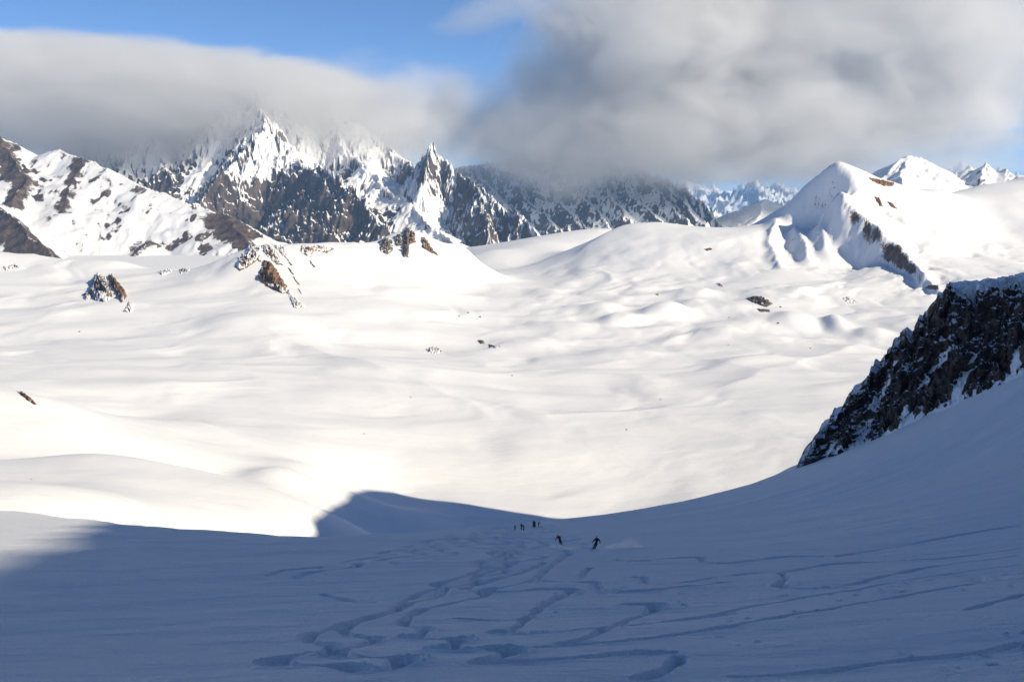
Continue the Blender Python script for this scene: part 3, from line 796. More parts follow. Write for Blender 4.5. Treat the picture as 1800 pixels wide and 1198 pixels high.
# ------------------------------------------------------------------ dark crag beside the ski slope
M_CRAG = alpine_material('crag_rock_and_snow', 6.0, (.030, .025, .022, 1), (.13, .098, .076, 1), .58, .70, .50, .6, .9)
cb = P([(1398, 828, 453), (1450, 813, 446), (1500, 791, 432), (1545, 777, 426), (1600, 748, 410), (1640, 730, 402), (1700, 710, 388), (1745, 692, 380), (1800, 664, 366), (1900, 622, 350), (2100, 560, 330)])
ct = P([(1402, 820, 456), (1440, 774, 462), (1490, 716, 463), (1543, 648, 465), (1572, 618, 455), (1602, 586, 450), (1645, 546, 440), (1662, 517, 432), (1720, 508, 425), (1800, 498, 412), (1900, 478, 402), (2100, 430, 390)])
NS, NTV = 500, 160
sp = np.linspace(1398, 2100, NS)
def along(L, keys): return np.stack([np.interp(sp, keys, L[:, k]) for k in range(3)], -1)
Bc = along(cb, [1398, 1450, 1500, 1545, 1600, 1640, 1700, 1745, 1800, 1900, 2100])
jag_n = 3.0 * perlin(sp / 30, 0 * sp, 745) + 2.2 * facet(sp / 13, 0 * sp, 746, .9) + .9 * facet(sp / 6.5, 0 * sp, 747, .9)
Tc = along(ct, [1402, 1440, 1490, 1543, 1572, 1602, 1645, 1662, 1720, 1800, 1900, 2100])
Tc = Tc + (jag_n * np.clip((sp - 1402) / 60, 0, 1) * (1 - .7 * sstep(1665, 1700, sp)))[:, None] * np.array([-.55, 0, .6])
tv = np.linspace(-.12, 1.75, NTV)
S_, T_ = np.meshgrid(np.arange(NS), tv, indexing='ij')
face = np.clip(T_, None, 1.0)
Pc = Bc[:, None, :] + (Tc - Bc)[:, None, :] * face[..., None]
Hc = np.linalg.norm(Tc - Bc, axis=1)[:, None]
over = np.maximum(T_ - 1, 0)
Pc[..., 1] += over * 70
Pc[..., 0] += over * 25
Pc[..., 2] += over * 9 * (1 - over * 1.6) - np.maximum(over - .45, 0) * 120
arc = np.cumsum(np.append(0, np.linalg.norm(np.diff(Bc, axis=0), axis=1)))[:, None] + 0 * T_
upm = T_ * Hc
nrm = np.array([-.36, -.74, .56]); nrm /= np.linalg.norm(nrm)
ca, sa = math.cos(.55), math.sin(.55)
a1, b1 = arc * ca + upm * sa, -arc * sa + upm * ca           # strata lean
wq = 1.5 * fbm(a1 / 9, b1 / 9, 3, 700)
disp = 7.0 * facet(a1 / 17 + .2 * wq, b1 / 11, 701, .9) + 3.6 * facet(a1 / 7 + .2 * wq, b1 / 4.2, 705, 1.0) + 1.6 * facet(a1 / 2.6, b1 / 1.5, 711, 1.1) + .55 * facet(a1 / 1.1, b1 / .7, 717, 1.0) + 1.6 * fbm(a1 / 22, b1 / 14, 3, 721)
fade = sstep(-.06, .10, T_) * (1 - .92 * sstep(1.02, 1.25, T_)) * np.clip(Hc / 14, .12, 1)
# snow ramps lying between the ribs
gul = np.clip(fbm((arc - .55 * upm) / 11, upm / 34, 3, 731) * 1.5 - .05, 0, 1) * (1 - sstep(.85, 1.0, T_))
disp = disp * (1 - .72 * gul) - 2.2 * gul
disp = disp * (.25 + .75 * sstep(.0, .2, T_ - .2 * np.clip(fbm(arc / 9, 0 * arc, 3, 751) + .15, 0, 1)))
top_jag = np.exp(-((T_ - 1.0) / .05) ** 2)
Pc = Pc + (disp * fade)[..., None] * nrm
Pc[..., 2] += (1.2 * facet(arc / 5.5, 0 * arc, 741, .8) + .7 * facet(arc / 2.1, 0 * arc, 743, .8) - .4) * top_jag * np.clip(Hc / 14, .1, 1)
px_c = sp[:, None] + 0 * T_
cbias = -.10 + .60 * gul + (.75 * sstep(1.0, 1.06, T_) + .5 * sstep(.86, .97, T_)) * sstep(1665, 1700, px_c) - .10 * sstep(60, 110, arc) * (T_ < .85)
t_sn = .05 + .22 * np.clip(fbm(arc / 9, 0 * arc, 3, 751) + .15, 0, 1)
cbias = cbias + .7 * (1 - sstep(t_sn * .6, t_sn * 1.3, T_ + .05 * fbm(arc / 3, upm / 3, 2, 753)))
crag = mesh_from('rock_crag', Pc.reshape(-1, 3), grid_faces(NS, NTV)[:, ::-1], M_CRAG, smooth=False, attrs={'bias': cbias})
tag(crag, 'dark snow-streaked rock crag rising in shade beside the ski slope at the right edge', 'crag')

# ------------------------------------------------------------------ outcrops on the sunny ground
M_BROWN = alpine_material('brown_outcrop', 16.0, (.10, .055, .032, 1), (.26, .155, .095, 1), .74, .86, .60, .6, .8)
M_GREY = alpine_material('grey_outcrop', 16.0, (.06, .05, .045, 1), (.20, .165, .14, 1), .70, .84, .66, .5, .8)
def inside_poly(px, py, poly):
    c = np.zeros(px.shape, bool); dm = np.full(px.shape, 1e9)
    n = len(poly)
    for i in range(n):
        (x0, y0), (x1, y1) = poly[i], poly[(i + 1) % n]
        c ^= ((y0 > py) != (y1 > py)) & (px < (x1 - x0) * (py - y0) / (y1 - y0 + 1e-9) + x0)
        ex, ey = x1 - x0, y1 - y0
        t = np.clip(((px - x0) * ex + (py - y0) * ey) / (ex * ex + ey * ey + 1e-9), 0, 1)
        dm = np.minimum(dm, np.hypot(px - x0 - t * ex, py - y0 - t * ey))
    return c, dm
out_n = 0
def outcrop(name, label, outline, bulge, mat, bias=0.0, rise=.5, lo=900, group=None, cat='rock', parent=None):
    global out_n
    out_n += 1
    poly = [(float(a), float(b)) for a, b in outline]
    xs = [p[0] for p in poly]; ys = [p[1] for p in poly]
    n = max(max(xs) - min(xs), max(ys) - min(ys))
    step = max(n / 70, .45)
    gx_, gy_ = np.meshgrid(np.arange(min(xs) - 2 * step, max(xs) + 2 * step, step), np.arange(min(ys) - 2 * step, max(ys) + 2 * step, step))
    c, dm = inside_poly(gx_ + .9 * perlin(gx_ / 4, gy_ / 4, out_n), gy_ + .9 * perlin(gx_ / 4, gy_ / 4, out_n + 50), poly)
    keep = c | (dm < 1.3 * step)
    pts, ok = ba.hit(gx_.ravel(), gy_.ravel(), lo, 4600, 420)
    keep &= ok.reshape(keep.shape)
    pts = pts.reshape(gx_.shape + (3,))
    depth = float(np.median(pts[keep][:, 1])); mpp = depth / FPX
    dd = np.where(c, dm, -dm) * mpp
    wide = max(dd.max(), 1e-3)
    e = np.clip(dd / wide, 0, 1)
    lx, ly = gx_ * mpp, gy_ * mpp
    cell = max(wide * .55, 2.5)
    f = facet(lx / cell, ly / cell, out_n * 9, 1.0) + .5 * facet(lx / cell * 2.3, ly / cell * 1.7, out_n * 9 + 4, 1.0) + .25 * facet(lx / cell * 5, ly / cell * 4, out_n * 9 + 6, 1.0)
    h = .72 * bulge * (np.sqrt(e) * (.8 + .7 * f)) - 1.2 * (dd < 0)
    dirv = np.array([.12, -(1 - rise), rise]); dirv /= np.linalg.norm(dirv)
    pts = pts + h[..., None] * dirv
    q = keep[:-1, :-1] & keep[1:, :-1] & keep[:-1, 1:] & keep[1:, 1:]
    # do not bridge over a skyline
    dj = np.maximum.reduce([np.abs(pts[:-1, :-1, 1] - pts[1:, :-1, 1]), np.abs(pts[:-1, 1:, 1] - pts[1:, 1:, 1])])
    q &= dj < 60
    lab_ = np.where(q, np.arange(q.size).reshape(q.shape), -1)          # keep the one largest piece
    for _ in range(400):
        old = lab_.copy()
        for ax_ in (0, 1):
            for sh_ in (1, -1):
                r_ = np.roll(lab_, sh_, ax_)
                lab_ = np.where(q, np.maximum(lab_, np.where(np.roll(q, sh_, ax_), r_, -1)), -1)
        if (old == lab_).all(): break
    if q.any():
        ids, cnt = np.unique(lab_[q], return_counts=True)
        q = q & (lab_ == ids[np.argmax(cnt)])
    Fq = grid_faces(*gx_.shape)[q.ravel()]
    if len(Fq) == 0: return None
    used = np.unique(Fq); rm = np.zeros(gx_.size, int); rm[used] = np.arange(len(used))
    V = pts.reshape(-1, 3)[used]
    base = V[np.argmin(V[:, 2])].copy()
    o = mesh_from(name, V - base, rm[Fq][:, ::-1], mat, smooth=False, attrs={'bias': (bias + .5 * (1 - sstep(.0, .55, e)) * (.55 + .9 * fbm(lx / (wide * .8 + 1), ly / (wide * .8 + 1), 2, out_n + 5))).ravel()[used]}, parent=parent)
    o.location = base
    if parent: o.location = base - np.array(parent.location)
    else: tag(o, label, cat, group)
    return o
def q8(L): return [(400 + a / 8.556, 410 + b / 8.556) for a, b in L]
def q2(L): return [(300 + a / 2.995, 130 + b / 2.995) for a, b in L]
def q1(L): return [(a / 2.995, 150 + b / 2.995) for a, b in L]
def q4(L): return [(1200 + a / 2.995, 230 + b / 2.995) for a, b in L]
def crag_group(name, label, pieces, cat='rock', group=None):
    root = None
    for k, (part, outline, bulge, mat, bias, rise) in enumerate(pieces):
        if root is None:
            pts, ok = ba.hit([outline[0][0]], [outline[0][1]], 900, 4600)
            root = bpy.data.objects.new(name, None); COL.objects.link(root); root.location = pts[0]; tag(root, label, cat, group)
        outcrop(part, None, outline, bulge, mat, bias, rise, parent=root)
    return root
crag_group('rock_ridge_outcrop', 'big orange-brown rock slab below the broken crest on the left ridge', [
    ('slab', q8([(545, 400), (640, 430), (720, 520), (800, 640), (860, 740), (930, 860), (900, 900), (820, 905), (760, 870), (650, 830), (560, 775), (450, 660), (490, 560), (530, 480)]), 34, M_BROWN, -.32, .42),
    ('foot', q8([(930, 860), (1000, 950), (1090, 1030), (1160, 1095), (1050, 1125), (1000, 1120), (950, 1000), (900, 900)]), 12, M_BROWN, .05, .4)])
crag_group('crest_outcrop', 'snow-streaked brown rocks along the crest above the big orange slab', [
    ('crag', q8([(340, 185), (430, 180), (500, 200), (540, 250), (420, 430), (280, 520), (180, 570), (120, 500), (150, 400), (260, 300)]), 17, M_BROWN, .02, .6),
    ('crag', q8([(520, 165), (600, 160), (660, 180), (720, 260), (800, 430), (840, 480), (760, 470), (650, 400), (560, 300), (510, 220)]), 15, M_BROWN, .08, .6),
    ('crag', q8([(700, 180), (800, 175), (870, 220), (890, 330), (820, 310), (740, 240)]), 11, M_BROWN, .14, .6)] +
    [('crag', [(a, b), (a + w, b - 1), (a + w + L * .62, b + L * .8), (a + L * .6, b + L * .86)], 3 + .5 * w, M_BROWN, -.02, .55) for a, b, w, L in
     ((417, 452, 4, 17), (424, 446, 3, 22), (433, 441, 4, 12), (441, 439, 3, 26), (468, 440, 4, 30), (478, 437, 3, 20), (489, 439, 3, 14), (497, 446, 2.5, 24), (505, 470, 3, 16), (514, 486, 2.5, 18), (523, 508, 2.5, 12), (474, 470, 3, 20), (484, 490, 3, 24))])
outcrop('crest_block', 'brown rock block on the crest right of the streaked rocks', [(527, 443), (530, 431), (545, 432), (565, 431), (588, 437), (575, 445), (552, 441), (545, 453)], 15, M_BROWN, -.05, .55)
outcrop('rock_streak', 'small dark rock streak on the snow below the crest block', q8([(1230, 400), (1260, 430), (1330, 510), (1300, 515), (1240, 450)]), 6, M_GREY, -.1, .5)
crag_group('twin_tower_outcrop', 'cluster of steep brown rock towers topping the left ridge at its highest knob', [
    ('tower', q2([(1100, 880), (1130, 862), (1168, 880), (1170, 930), (1140, 952), (1108, 935)]), 26, M_GREY, -.1, .55),
    ('tower', q2([(1180, 856), (1218, 842), (1216, 905), (1188, 905)]), 20, M_GREY, -.05, .55),
    ('tower', q2([(1226, 830), (1262, 806), (1252, 965), (1222, 962)]), 24, M_GREY, -.22, .5),
    ('tower', q2([(1262, 825), (1286, 835), (1290, 885), (1256, 898)]), 18, M_BROWN, -.05, .5),
    ('tower', q2([(1318, 856), (1350, 872), (1372, 912), (1412, 958), (1375, 945), (1328, 916)]), 20, M_BROWN, -.05, .5)])
crag_group('lone_outcrop', 'lone dark crag standing out of the smooth snow at the far left', [
    ('crag', q1([(515, 985), (560, 1020), (592, 1110), (560, 1140), (500, 1132), (468, 1090), (490, 1030)]), 40, M_GREY, -.12, .62),
    ('crag', q1([(568, 998), (600, 1015), (655, 1080), (668, 1112), (640, 1145), (618, 1100), (585, 1050)]), 26, M_BROWN, -.28, .6),
    ('crag', q1([(438, 1098), (480, 1085), (495, 1118), (450, 1133)]), 14, M_GREY, -.1, .5),
    ('crag', q1([(682, 1135), (702, 1160), (692, 1196), (650, 1190)]), 12, M_GREY, .1, .5)])
crag_group('moraine_outcrop', 'dark flat rock band on the snow below the right-hand peak', [
    ('band', q4([(332, 882), (380, 868), (425, 878), (475, 910), (440, 927), (380, 908)]), 16, M_GREY, -.45, .5),
    ('band', q4([(388, 935), (460, 942), (458, 953), (410, 953)]), 8, M_GREY, -.35, .5)])
outcrop('basin_boulder_patch', 'small brown rock lump alone in the middle of the sunny basin', [(749, 614), (757, 609), (769, 610), (777, 617), (766, 622), (754, 619)], 9, M_BROWN, -.02, .6)
outcrop('basin_rock', 'left of two small dark rocks right of the brown lump in the basin', [(840, 598), (848, 597), (852, 603), (845, 605)], 6, M_GREY, -.35, .6)
outcrop('basin_rock', 'right of two small dark rocks right of the brown lump in the basin', [(858, 605), (866, 606), (872, 611), (862, 612)], 6, M_GREY, -.35, .6)
outcrop('hillside_rock', 'thin dark rock band near the top of the right-hand snow peak', q4([(975, 246), (1050, 262), (1115, 277), (1108, 292), (1055, 290), (1000, 266)]), 15, M_BROWN, -.38, .5, 2500)
outcrop('hillside_rock', 'small slanting rock below the thin band on the right-hand peak', q4([(1008, 345), (1035, 352), (1055, 400), (1035, 392)]), 8, M_BROWN, -.2, .5, 2500)
outcrop('hillside_rock', 'short row of rocks on the sunny flank of the right-hand peak', q4([(1070, 370), (1100, 380), (1130, 412), (1105, 405)]), 8, M_BROWN, -.15, .5, 2500)
outcrop('hillside_rock', 'dark rock at the foot of the long rib on the right-hand peak', q4([(1270, 826), (1300, 812), (1342, 815), (1345, 836), (1300, 834)]), 12, M_GREY, -.3, .5, 2200)
outcrop('hillside_rock', 'small brown rock on the smooth round hill', q4([(112, 622), (140, 615), (158, 625), (130, 632)]), 7, M_BROWN, -.2, .5, 2500)
outcrop('hillside_rock', 'dark rock where the round hill meets the moraine', q4([(170, 803), (192, 799), (212, 822), (195, 818)]), 7, M_GREY, -.25, .5, 2300)
outcrop('hillside_rock', 'rocks on a knoll among the moraine hollows below the peak', q4([(838, 880), (870, 868), (915, 890), (905, 912), (860, 900)]), 8, M_GREY, .05, .5, 2200)
outcrop('knoll_rocks', 'rusty rock strip on top of the snow knoll at the left edge', [(28, 687), (40, 689), (52, 697), (66, 711), (60, 711), (44, 700)], 5, M_BROWN, -.12, .6, 900)
outcrop('far_left_rocks', 'low rocks peeping through snow at the far left skyline', [(5, 468), (28, 464), (48, 471), (30, 475), (10, 476)], 10, M_BROWN, .08, .5)
outcrop('saddle_rocks', 'small dark rocks on the snow saddle left of the broken crest', [(314, 474), (322, 469), (334, 473), (330, 480), (318, 481)], 9, M_GREY, -.1, .5)
outcrop('saddle_rocks', 'faint rocks left of the small dark rocks on the saddle', [(276, 477), (298, 472), (304, 478), (284, 484)], 8, M_GREY, .12, .5)

# loose boulders: small dark dots on the snow
def boulder_mesh(seed, mat):
    import bmesh
    bm = bmesh.new(); bmesh.ops.create_icosphere(bm, subdivisions=2, radius=1.0)
    r = np.random.default_rng(seed)
    pl = r.normal(size=(9, 3)); pl /= np.linalg.norm(pl, axis=1, keepdims=True); off = r.uniform(.55, .9, 9)
    for v in bm.verts:
        c = np.array(v.co)
        for p, o_ in zip(pl, off):
            k = c @ p - o_
            if k > 0: c = c - p * k
        v.co = c * np.array([1.2, .9, .75])
    me = bpy.data.meshes.new('boulder'); bm.to_mesh(me); bm.free(); me.materials.append(mat)
    return me
BM = [boulder_mesh(s_, m_) for s_, m_ in ((1, M_GREY), (2, M_BROWN), (3, M_GREY))]
BOULD = [(640, 762, 2.0, 'tiny dark boulder low on the snow slope left of the basin centre'), (722, 698, 2.4, 'single dark dot of a boulder left of the basin centre'), (1101, 755, 2.6, 'single dark boulder low in the middle of the basin'),
         (1161, 702, 2.4, 'single dark boulder right of the basin centre'), (807, 556, 5, 'left boulder of the pair high above the brown lump'), (823, 550, 5, 'right boulder of the pair high above the brown lump'), (844, 557, 6, 'larger boulder right of the pair high above the brown lump'),
         (1155, 518, 8, 'boulder on the slope left of the moraine hollows'), (1368, 568, 5, 'boulder just below the dark flat rock band'), (1372, 540, 5, 'small boulder right of the dark flat rock band'), (1280, 606, 3.5, 'lone boulder below the moraine bumps on the right'),
         (1282, 558, 3.5, 'lone boulder among the moraine bumps'), (878, 609, 3, 'tiny boulder right of the two dark basin rocks'), (900, 660, 3, 'tiny boulder in the hollow at the basin centre'),
         (55, 842, 1.2, 'tiny reddish boulder in a dip of the near left snow'), (1424, 612, 3.5, 'boulder on the lit slope left of the dark crag'), (140, 583, 4, 'boulder on smooth snow at the far left')]
for k, (px_, py_, s_, lab) in enumerate(BOULD):
    p, ok = ba.hit([px_], [py_], 700, 4600)
    if not ok[0]: continue
    o = bpy.data.objects.new('boulder', BM[k % 3]); COL.objects.link(o)
    o.location = p[0] + np.array([0, 0, .15 * s_]); o.scale = (s_ * .62,) * 3; o.rotation_euler = (.2 * k, .3, 1.7 * k)
    tag(o, lab, 'boulder', 'boulders dotted over the snow')

# ------------------------------------------------------------------ people
def cloth(name, col, rough=.8):
    m, nt = mat_new(name); g = NT(nt)
    geo = g.node('ShaderNodeNewGeometry')
    n = g.noise(geo.outputs['Position'], 18, 4, .6)
    c = g.mix(n, tuple(v * .75 for v in col) + (1,), tuple(min(1, v * 1.2) for v in col) + (1,))
    g.finish(c, rough, g.bump(g.noise(geo.outputs['Position'], 30, 3, .6), .4, .01), .2)
    return m
M_SKIN = cloth('skin', (.45, .27, .19), .6)
M_BOOT = cloth('boot_shell', (.03, .03, .035), .4)
M_SKI = cloth('ski_topsheet', (.12, .11, .12), .35)
M_LENS = cloth('goggle_lens', (.02, .02, .03), .15)
M_POLE = cloth('pole_metal', (.10, .10, .11), .4)
dg_cache = {}
def skin_mesh(name, chains, mat):
    """chains: list of [(point, radius), ...]; a point already used is shared, so limbs join into one surface."""
    verts, rad, edges, idx = [], [], [], {}
    roots = []
    for ch in chains:
        prev = None
        for p, r in ch:
            key = tuple(round(float(c), 4) for c in p)
            if key not in idx:
                idx[key] = len(verts); verts.append(key); rad.append(r)
                if prev is None: roots.append(idx[key])
            k = idx[key]
            if prev is not None and prev != k: edges.append((prev, k))
            prev = k
    me = bpy.data.meshes.new('tmp'); me.from_pydata(verts, edges, [])
    o = bpy.data.objects.new('tmp', me); COL.objects.link(o)
    o.modifiers.new('skin', 'SKIN')
    if not me.skin_vertices: me.skin_vertices.new() if hasattr(me.skin_vertices, 'new') else None
    bpy.context.view_layer.update()
    if not me.skin_vertices:
        bpy.context.view_layer.objects.active = o
        bpy.ops.mesh.customdata_skin_add()
    for i, sv in enumerate(me.skin_vertices[0].data):
        sv.radius = (rad[i], rad[i]); sv.use_root = i in roots
    ss = o.modifiers.new('sub', 'SUBSURF'); ss.levels = 1; ss.render_levels = 1
    ev = o.evaluated_get(bpy.context.evaluated_depsgraph_get())
    out = bpy.data.meshes.new_from_object(ev)
    bpy.data.objects.remove(o); bpy.data.meshes.remove(me)
    out.name = name; out.materials.clear(); out.materials.append(mat)
    out.polygons.foreach_set('use_smooth', np.ones(len(out.polygons), bool))
    return out
def child(name, me, parent):
    o = bpy.data.objects.new(name, me); COL.objects.link(o); o.parent = parent
    return o
V3 = lambda *a: np.array(a, float)
def hand_chains(wr, el, k=1.0):
    """palm and five unequal fingers, curled as round a pole grip"""
    d = wr - el; d /= np.linalg.norm(d)
    side = np.cross(d, V3(0, 0, 1)); side /= np.linalg.norm(side) + 1e-9
    nrm_ = np.cross(side, d)
    palm = wr + d * .055
    ch = [[(wr, .026 * k), (palm, .03 * k)]]
    for i, (o_, L) in enumerate(((-.027, .062), (-.009, .074), (.009, .07), (.027, .055))):
        b = palm + side * o_ + d * .03
        ch.append([(palm, .03 * k), (b, .0105 * k), (b + d * L * .5 - nrm_ * L * .15, .0095 * k), (b + d * L * .55 - nrm_ * L * .6, .0085 * k), (b + d * L * .15 - nrm_ * L * .8, .008 * k)])
    t0 = wr + d * .02 - side * .03
    ch.append([(wr, .026 * k), (t0, .012 * k), (t0 + d * .03 - side * .022 - nrm_ * .012, .011 * k), (t0 + d * .05 - side * .012 - nrm_ * .035, .009 * k)])
    return ch
def person(label, J, jacket, trousers, helmet, loc, rotz, tilt=0.0, skis=True, ski_dir=None, group=None, h=1.0, pack=None):
    root = bpy.data.objects.new('person', None); COL.objects.link(root)
    root.location = loc; root.rotation_mode = 'ZYX'; root.rotation_euler = (tilt, 0, rotz); root.scale = (h, h, h)
    tag(root, label, 'person', group)
    pel, spi, che, nec, hea = (J[k] for k in ('pel', 'spi', 'che', 'nec', 'hea'))
    top = hea + (hea - nec) * .75
    body = [[(pel, .13), (spi, .12), (che, .15), (nec, .058), (hea, .088), (top, .07)], [(hea, .088), (hea + V3(0, .085, -.02), .035), (hea + V3(0, .105, -.035), .014)]]
    jac = [[(pel + V3(0, 0, -.04), .165), (spi, .155), (che, .185), (nec + (che - nec) * .35, .09)]]
    tro = [[(spi, .12), (pel, .155)]]
    for s_ in ('L', 'R'):
        sh, el, ha, hi, kn, an = (J[k + s_] for k in ('sh', 'el', 'ha', 'hi', 'kn', 'an'))
        body += [[(che, .15), (sh, .06), (el, .042), (ha, .03)], [(pel, .13), (hi, .085), (kn, .058), (an, .042), (an + V3(0, .14, -.05), .035)]]
        body += hand_chains(ha, el)
        jac += [[(che, .185), (sh, .092), (el, .072), (ha + (el - ha) * .08, .058)]]
        tro += [[(pel, .155), (hi, .12), (kn, .092), (an + V3(0, 0, .02), .085)]]
        child('glove', skin_mesh('glove', hand_chains(ha, el, 1.35), M_BOOT), root)
    child('body', skin_mesh('body', body, M_SKIN), root)
    child('jacket', skin_mesh('jacket', jac, jacket), root)
    child('trousers', skin_mesh('trousers', tro, trousers), root)
    hm = child('helmet', skin_mesh('helmet', [[(hea + V3(0, -.02, .02), .112), (hea + V3(0, -.015, .08), .108), (hea + V3(0, -.01, .12), .07)]], helmet), root)
    child('goggles', skin_mesh('goggles', [[(hea + V3(-.06, .09, .02), .03), (hea + V3(0, .105, .02), .035), (hea + V3(.06, .09, .02), .03)]], M_LENS), hm)
    if pack is not None:
        child('backpack', skin_mesh('backpack', [[(spi + V3(0, -.2, 0), .12), ((spi + che) / 2 + V3(0, -.22, 0), .14), (che + V3(0, -.2, .02), .11)]], pack), root)
    for s_ in ('L', 'R'):
        an = J['an' + s_]
        child('boot', skin_mesh('boot', [[(an + V3(0, -.02, .16), .08), (an + V3(0, -.02, .02), .075), (an + V3(0, .0, -.05), .06), (an + V3(0, .15, -.06), .052)]], M_BOOT), root)
        if skis:
            b = an + V3(0, .02, -.115)
            n = 15
            t = np.linspace(-.80, .98, n)
            w = .05 - .012 * np.cos(t * 1.7) + .01
            up = np.where(t > .78, (t - .78) ** 2 * 3.2, 0)
            vs = []
            for ti, wi, ui in zip(t, w, up):
                k = 1 if ti < .9 else .6
                vs += [(b[0] - wi * k, b[1] + ti, b[2] + ui), (b[0] + wi * k, b[1] + ti, b[2] + ui), (b[0] + wi * k, b[1] + ti, b[2] + ui + .014), (b[0] - wi * k, b[1] + ti, b[2] + ui + .014)]
            fs = []
            for i in range(n - 1):
                a = 4 * i
                for e in range(4): fs.append((a + e, a + (e + 1) % 4, a + 4 + (e + 1) % 4, a + 4 + e))
            fs += [(3, 2, 1, 0), (4 * n - 4, 4 * n - 3, 4 * n - 2, 4 * n - 1)]
            me = bpy.data.meshes.new('ski'); me.from_pydata(vs, [], fs); me.materials.append(M_SKI)
            child('ski', me, root)
    return root
def ground(x, y): return float(fg.sample(x, y))
def spot(px, py, lo=60, hi=400):
    p, ok = fg_smooth.hit([px], [py], lo, hi, 700)
    x, y = p[0][0], p[0][1]
    return V3(x, y, ground(x, y))
STAND = dict(pel=V3(0, 0, .98), spi=V3(0, .01, 1.17), che=V3(0, .02, 1.38), nec=V3(0, .03, 1.53), hea=V3(0, .05, 1.66),
             shL=V3(-.19, .02, 1.44), elL=V3(-.25, .06, 1.18), haL=V3(-.24, .24, 1.05), shR=V3(.19, .02, 1.44), elR=V3(.25, .08, 1.18), haR=V3(.23, .27, 1.08),
             hiL=V3(-.10, 0, .92), knL=V3(-.12, .07, .55), anL=V3(-.13, 0, .14), hiR=V3(.10, 0, .92), knR=V3(.12, .08, .55), anR=V3(.13, .02, .14))
BENT = dict(STAND); BENT.update(pel=V3(0, -.06, .93), spi=V3(0, .0, 1.11), che=V3(0, .12, 1.29), nec=V3(0, .2, 1.42), hea=V3(0, .26, 1.53), shL=V3(-.19, .13, 1.34), elL=V3(-.24, .28, 1.12), haL=V3(-.2, .42, 1.0), shR=V3(.19, .13, 1.34), elR=V3(.25, .26, 1.12), haR=V3(.2, .44, 1.02), hiL=V3(-.1, -.05, .88), hiR=V3(.1, -.05, .88))
# skier leaning into a turn, body tipped to the right at the feet
RED = dict(pel=V3(.08, -.08, .80), spi=V3(.0, -.02, .98), che=V3(-.08, .08, 1.17), nec=V3(-.13, .14, 1.30), hea=V3(-.16, .18, 1.42),
           shL=V3(-.27, .08, 1.20), elL=V3(-.40, .16, .98), haL=V3(-.45, .34, .84), shR=V3(.10, .09, 1.24), elR=V3(.24, .18, 1.04), haR=V3(.26, .38, .96),
           hiL=V3(-.01, -.07, .76), knL=V3(.08, .14, .47), anL=V3(.22, .0, .14), hiR=V3(.17, -.07, .77), knR=V3(.27, .16, .50), anR=V3(.40, .02, .14))
DARK = dict(pel=V3(.02, -.10, .86), spi=V3(.06, -.03, 1.04), che=V3(.09, .07, 1.23), nec=V3(.10, .14, 1.37), hea=V3(.10, .18, 1.49),
            shL=V3(-.11, .07, 1.27), elL=V3(-.30, .12, 1.05), haL=V3(-.42, .28, .88), shR=V3(.29, .07, 1.27), elR=V3(.45, .12, 1.03), haR=V3(.52, .28, .84),
            hiL=V3(-.08, -.09, .81), knL=V3(-.20, .13, .51), anL=V3(-.34, .0, .14), hiR=V3(.11, -.09, .81), knR=V3(.02, .16, .50), anR=V3(-.14, .04, .14))
BLACK = cloth('black_fabric', (.012, .012, .014)); NAVY = cloth('navy_fabric', (.014, .016, .032)); GREEN = cloth('dark_green_fabric', (.008, .028, .016)); RED_M = cloth('red_fabric', (.17, .018, .016)); OLIVE = cloth('olive_fabric', (.022, .024, .016)); MAROON = cloth('maroon_fabric', (.05, .012, .016)); ORANGE = cloth('orange_helmet', (.35, .07, .04))
SLOPE_T = -math.atan(.268)
pr = spot(983, 960)
pr[2] += .22
red = person('skier in dark red mid-turn, left of the two moving skiers', RED, RED_M, MAROON, ORANGE, pr - V3(0, 0, .02), .18, SLOPE_T * .6, pack=BLACK)
pd = spot(1048, 971)
drk = person('skier in dark clothes with arms spread, ahead of a big puff of snow', DARK, BLACK, OLIVE, MAROON, pd - V3(0, 0, .02), .10, SLOPE_T * .6, pack=BLACK)
grp = 'skiers waiting together at the edge of the slope'
for px_, py_, J, jk, tr, hl, rz, lab, hh in ((905.5, 928.5, STAND, BLACK, BLACK, NAVY, 1.35, 'leftmost standing skier of the waiting group, in black', 1.0), (916.2, 927.5, STAND, NAVY, BLACK, BLACK, -1.2, 'taller navy skier of the pair left of centre in the waiting group', 1.05), (920.4, 927.6, BENT, BLACK, GREEN, BLACK, 1.2, 'dark green skier of the pair left of centre in the waiting group', 1.0),
                                         (937.6, 925.6, STAND, BLACK, BLACK, GREEN, -.7, 'left skier of the two close together in the waiting group', 1.05), (940.4, 925.6, BENT, OLIVE, BLACK, BLACK, .8, 'right skier of the two close together in the waiting group, slightly bent', 1.05), (946.4, 925.2, BENT, MAROON, BLACK, NAVY, -1.4, 'rightmost standing skier of the waiting group, in dark maroon', 1.0)):
    p_ = spot(px_, py_, 120, 420)
    person(lab, J, jk, tr, hl, p_ - V3(0, 0, .03), rz, 0, group=grp, h=hh, pack=BLACK if hh > 1 else None)
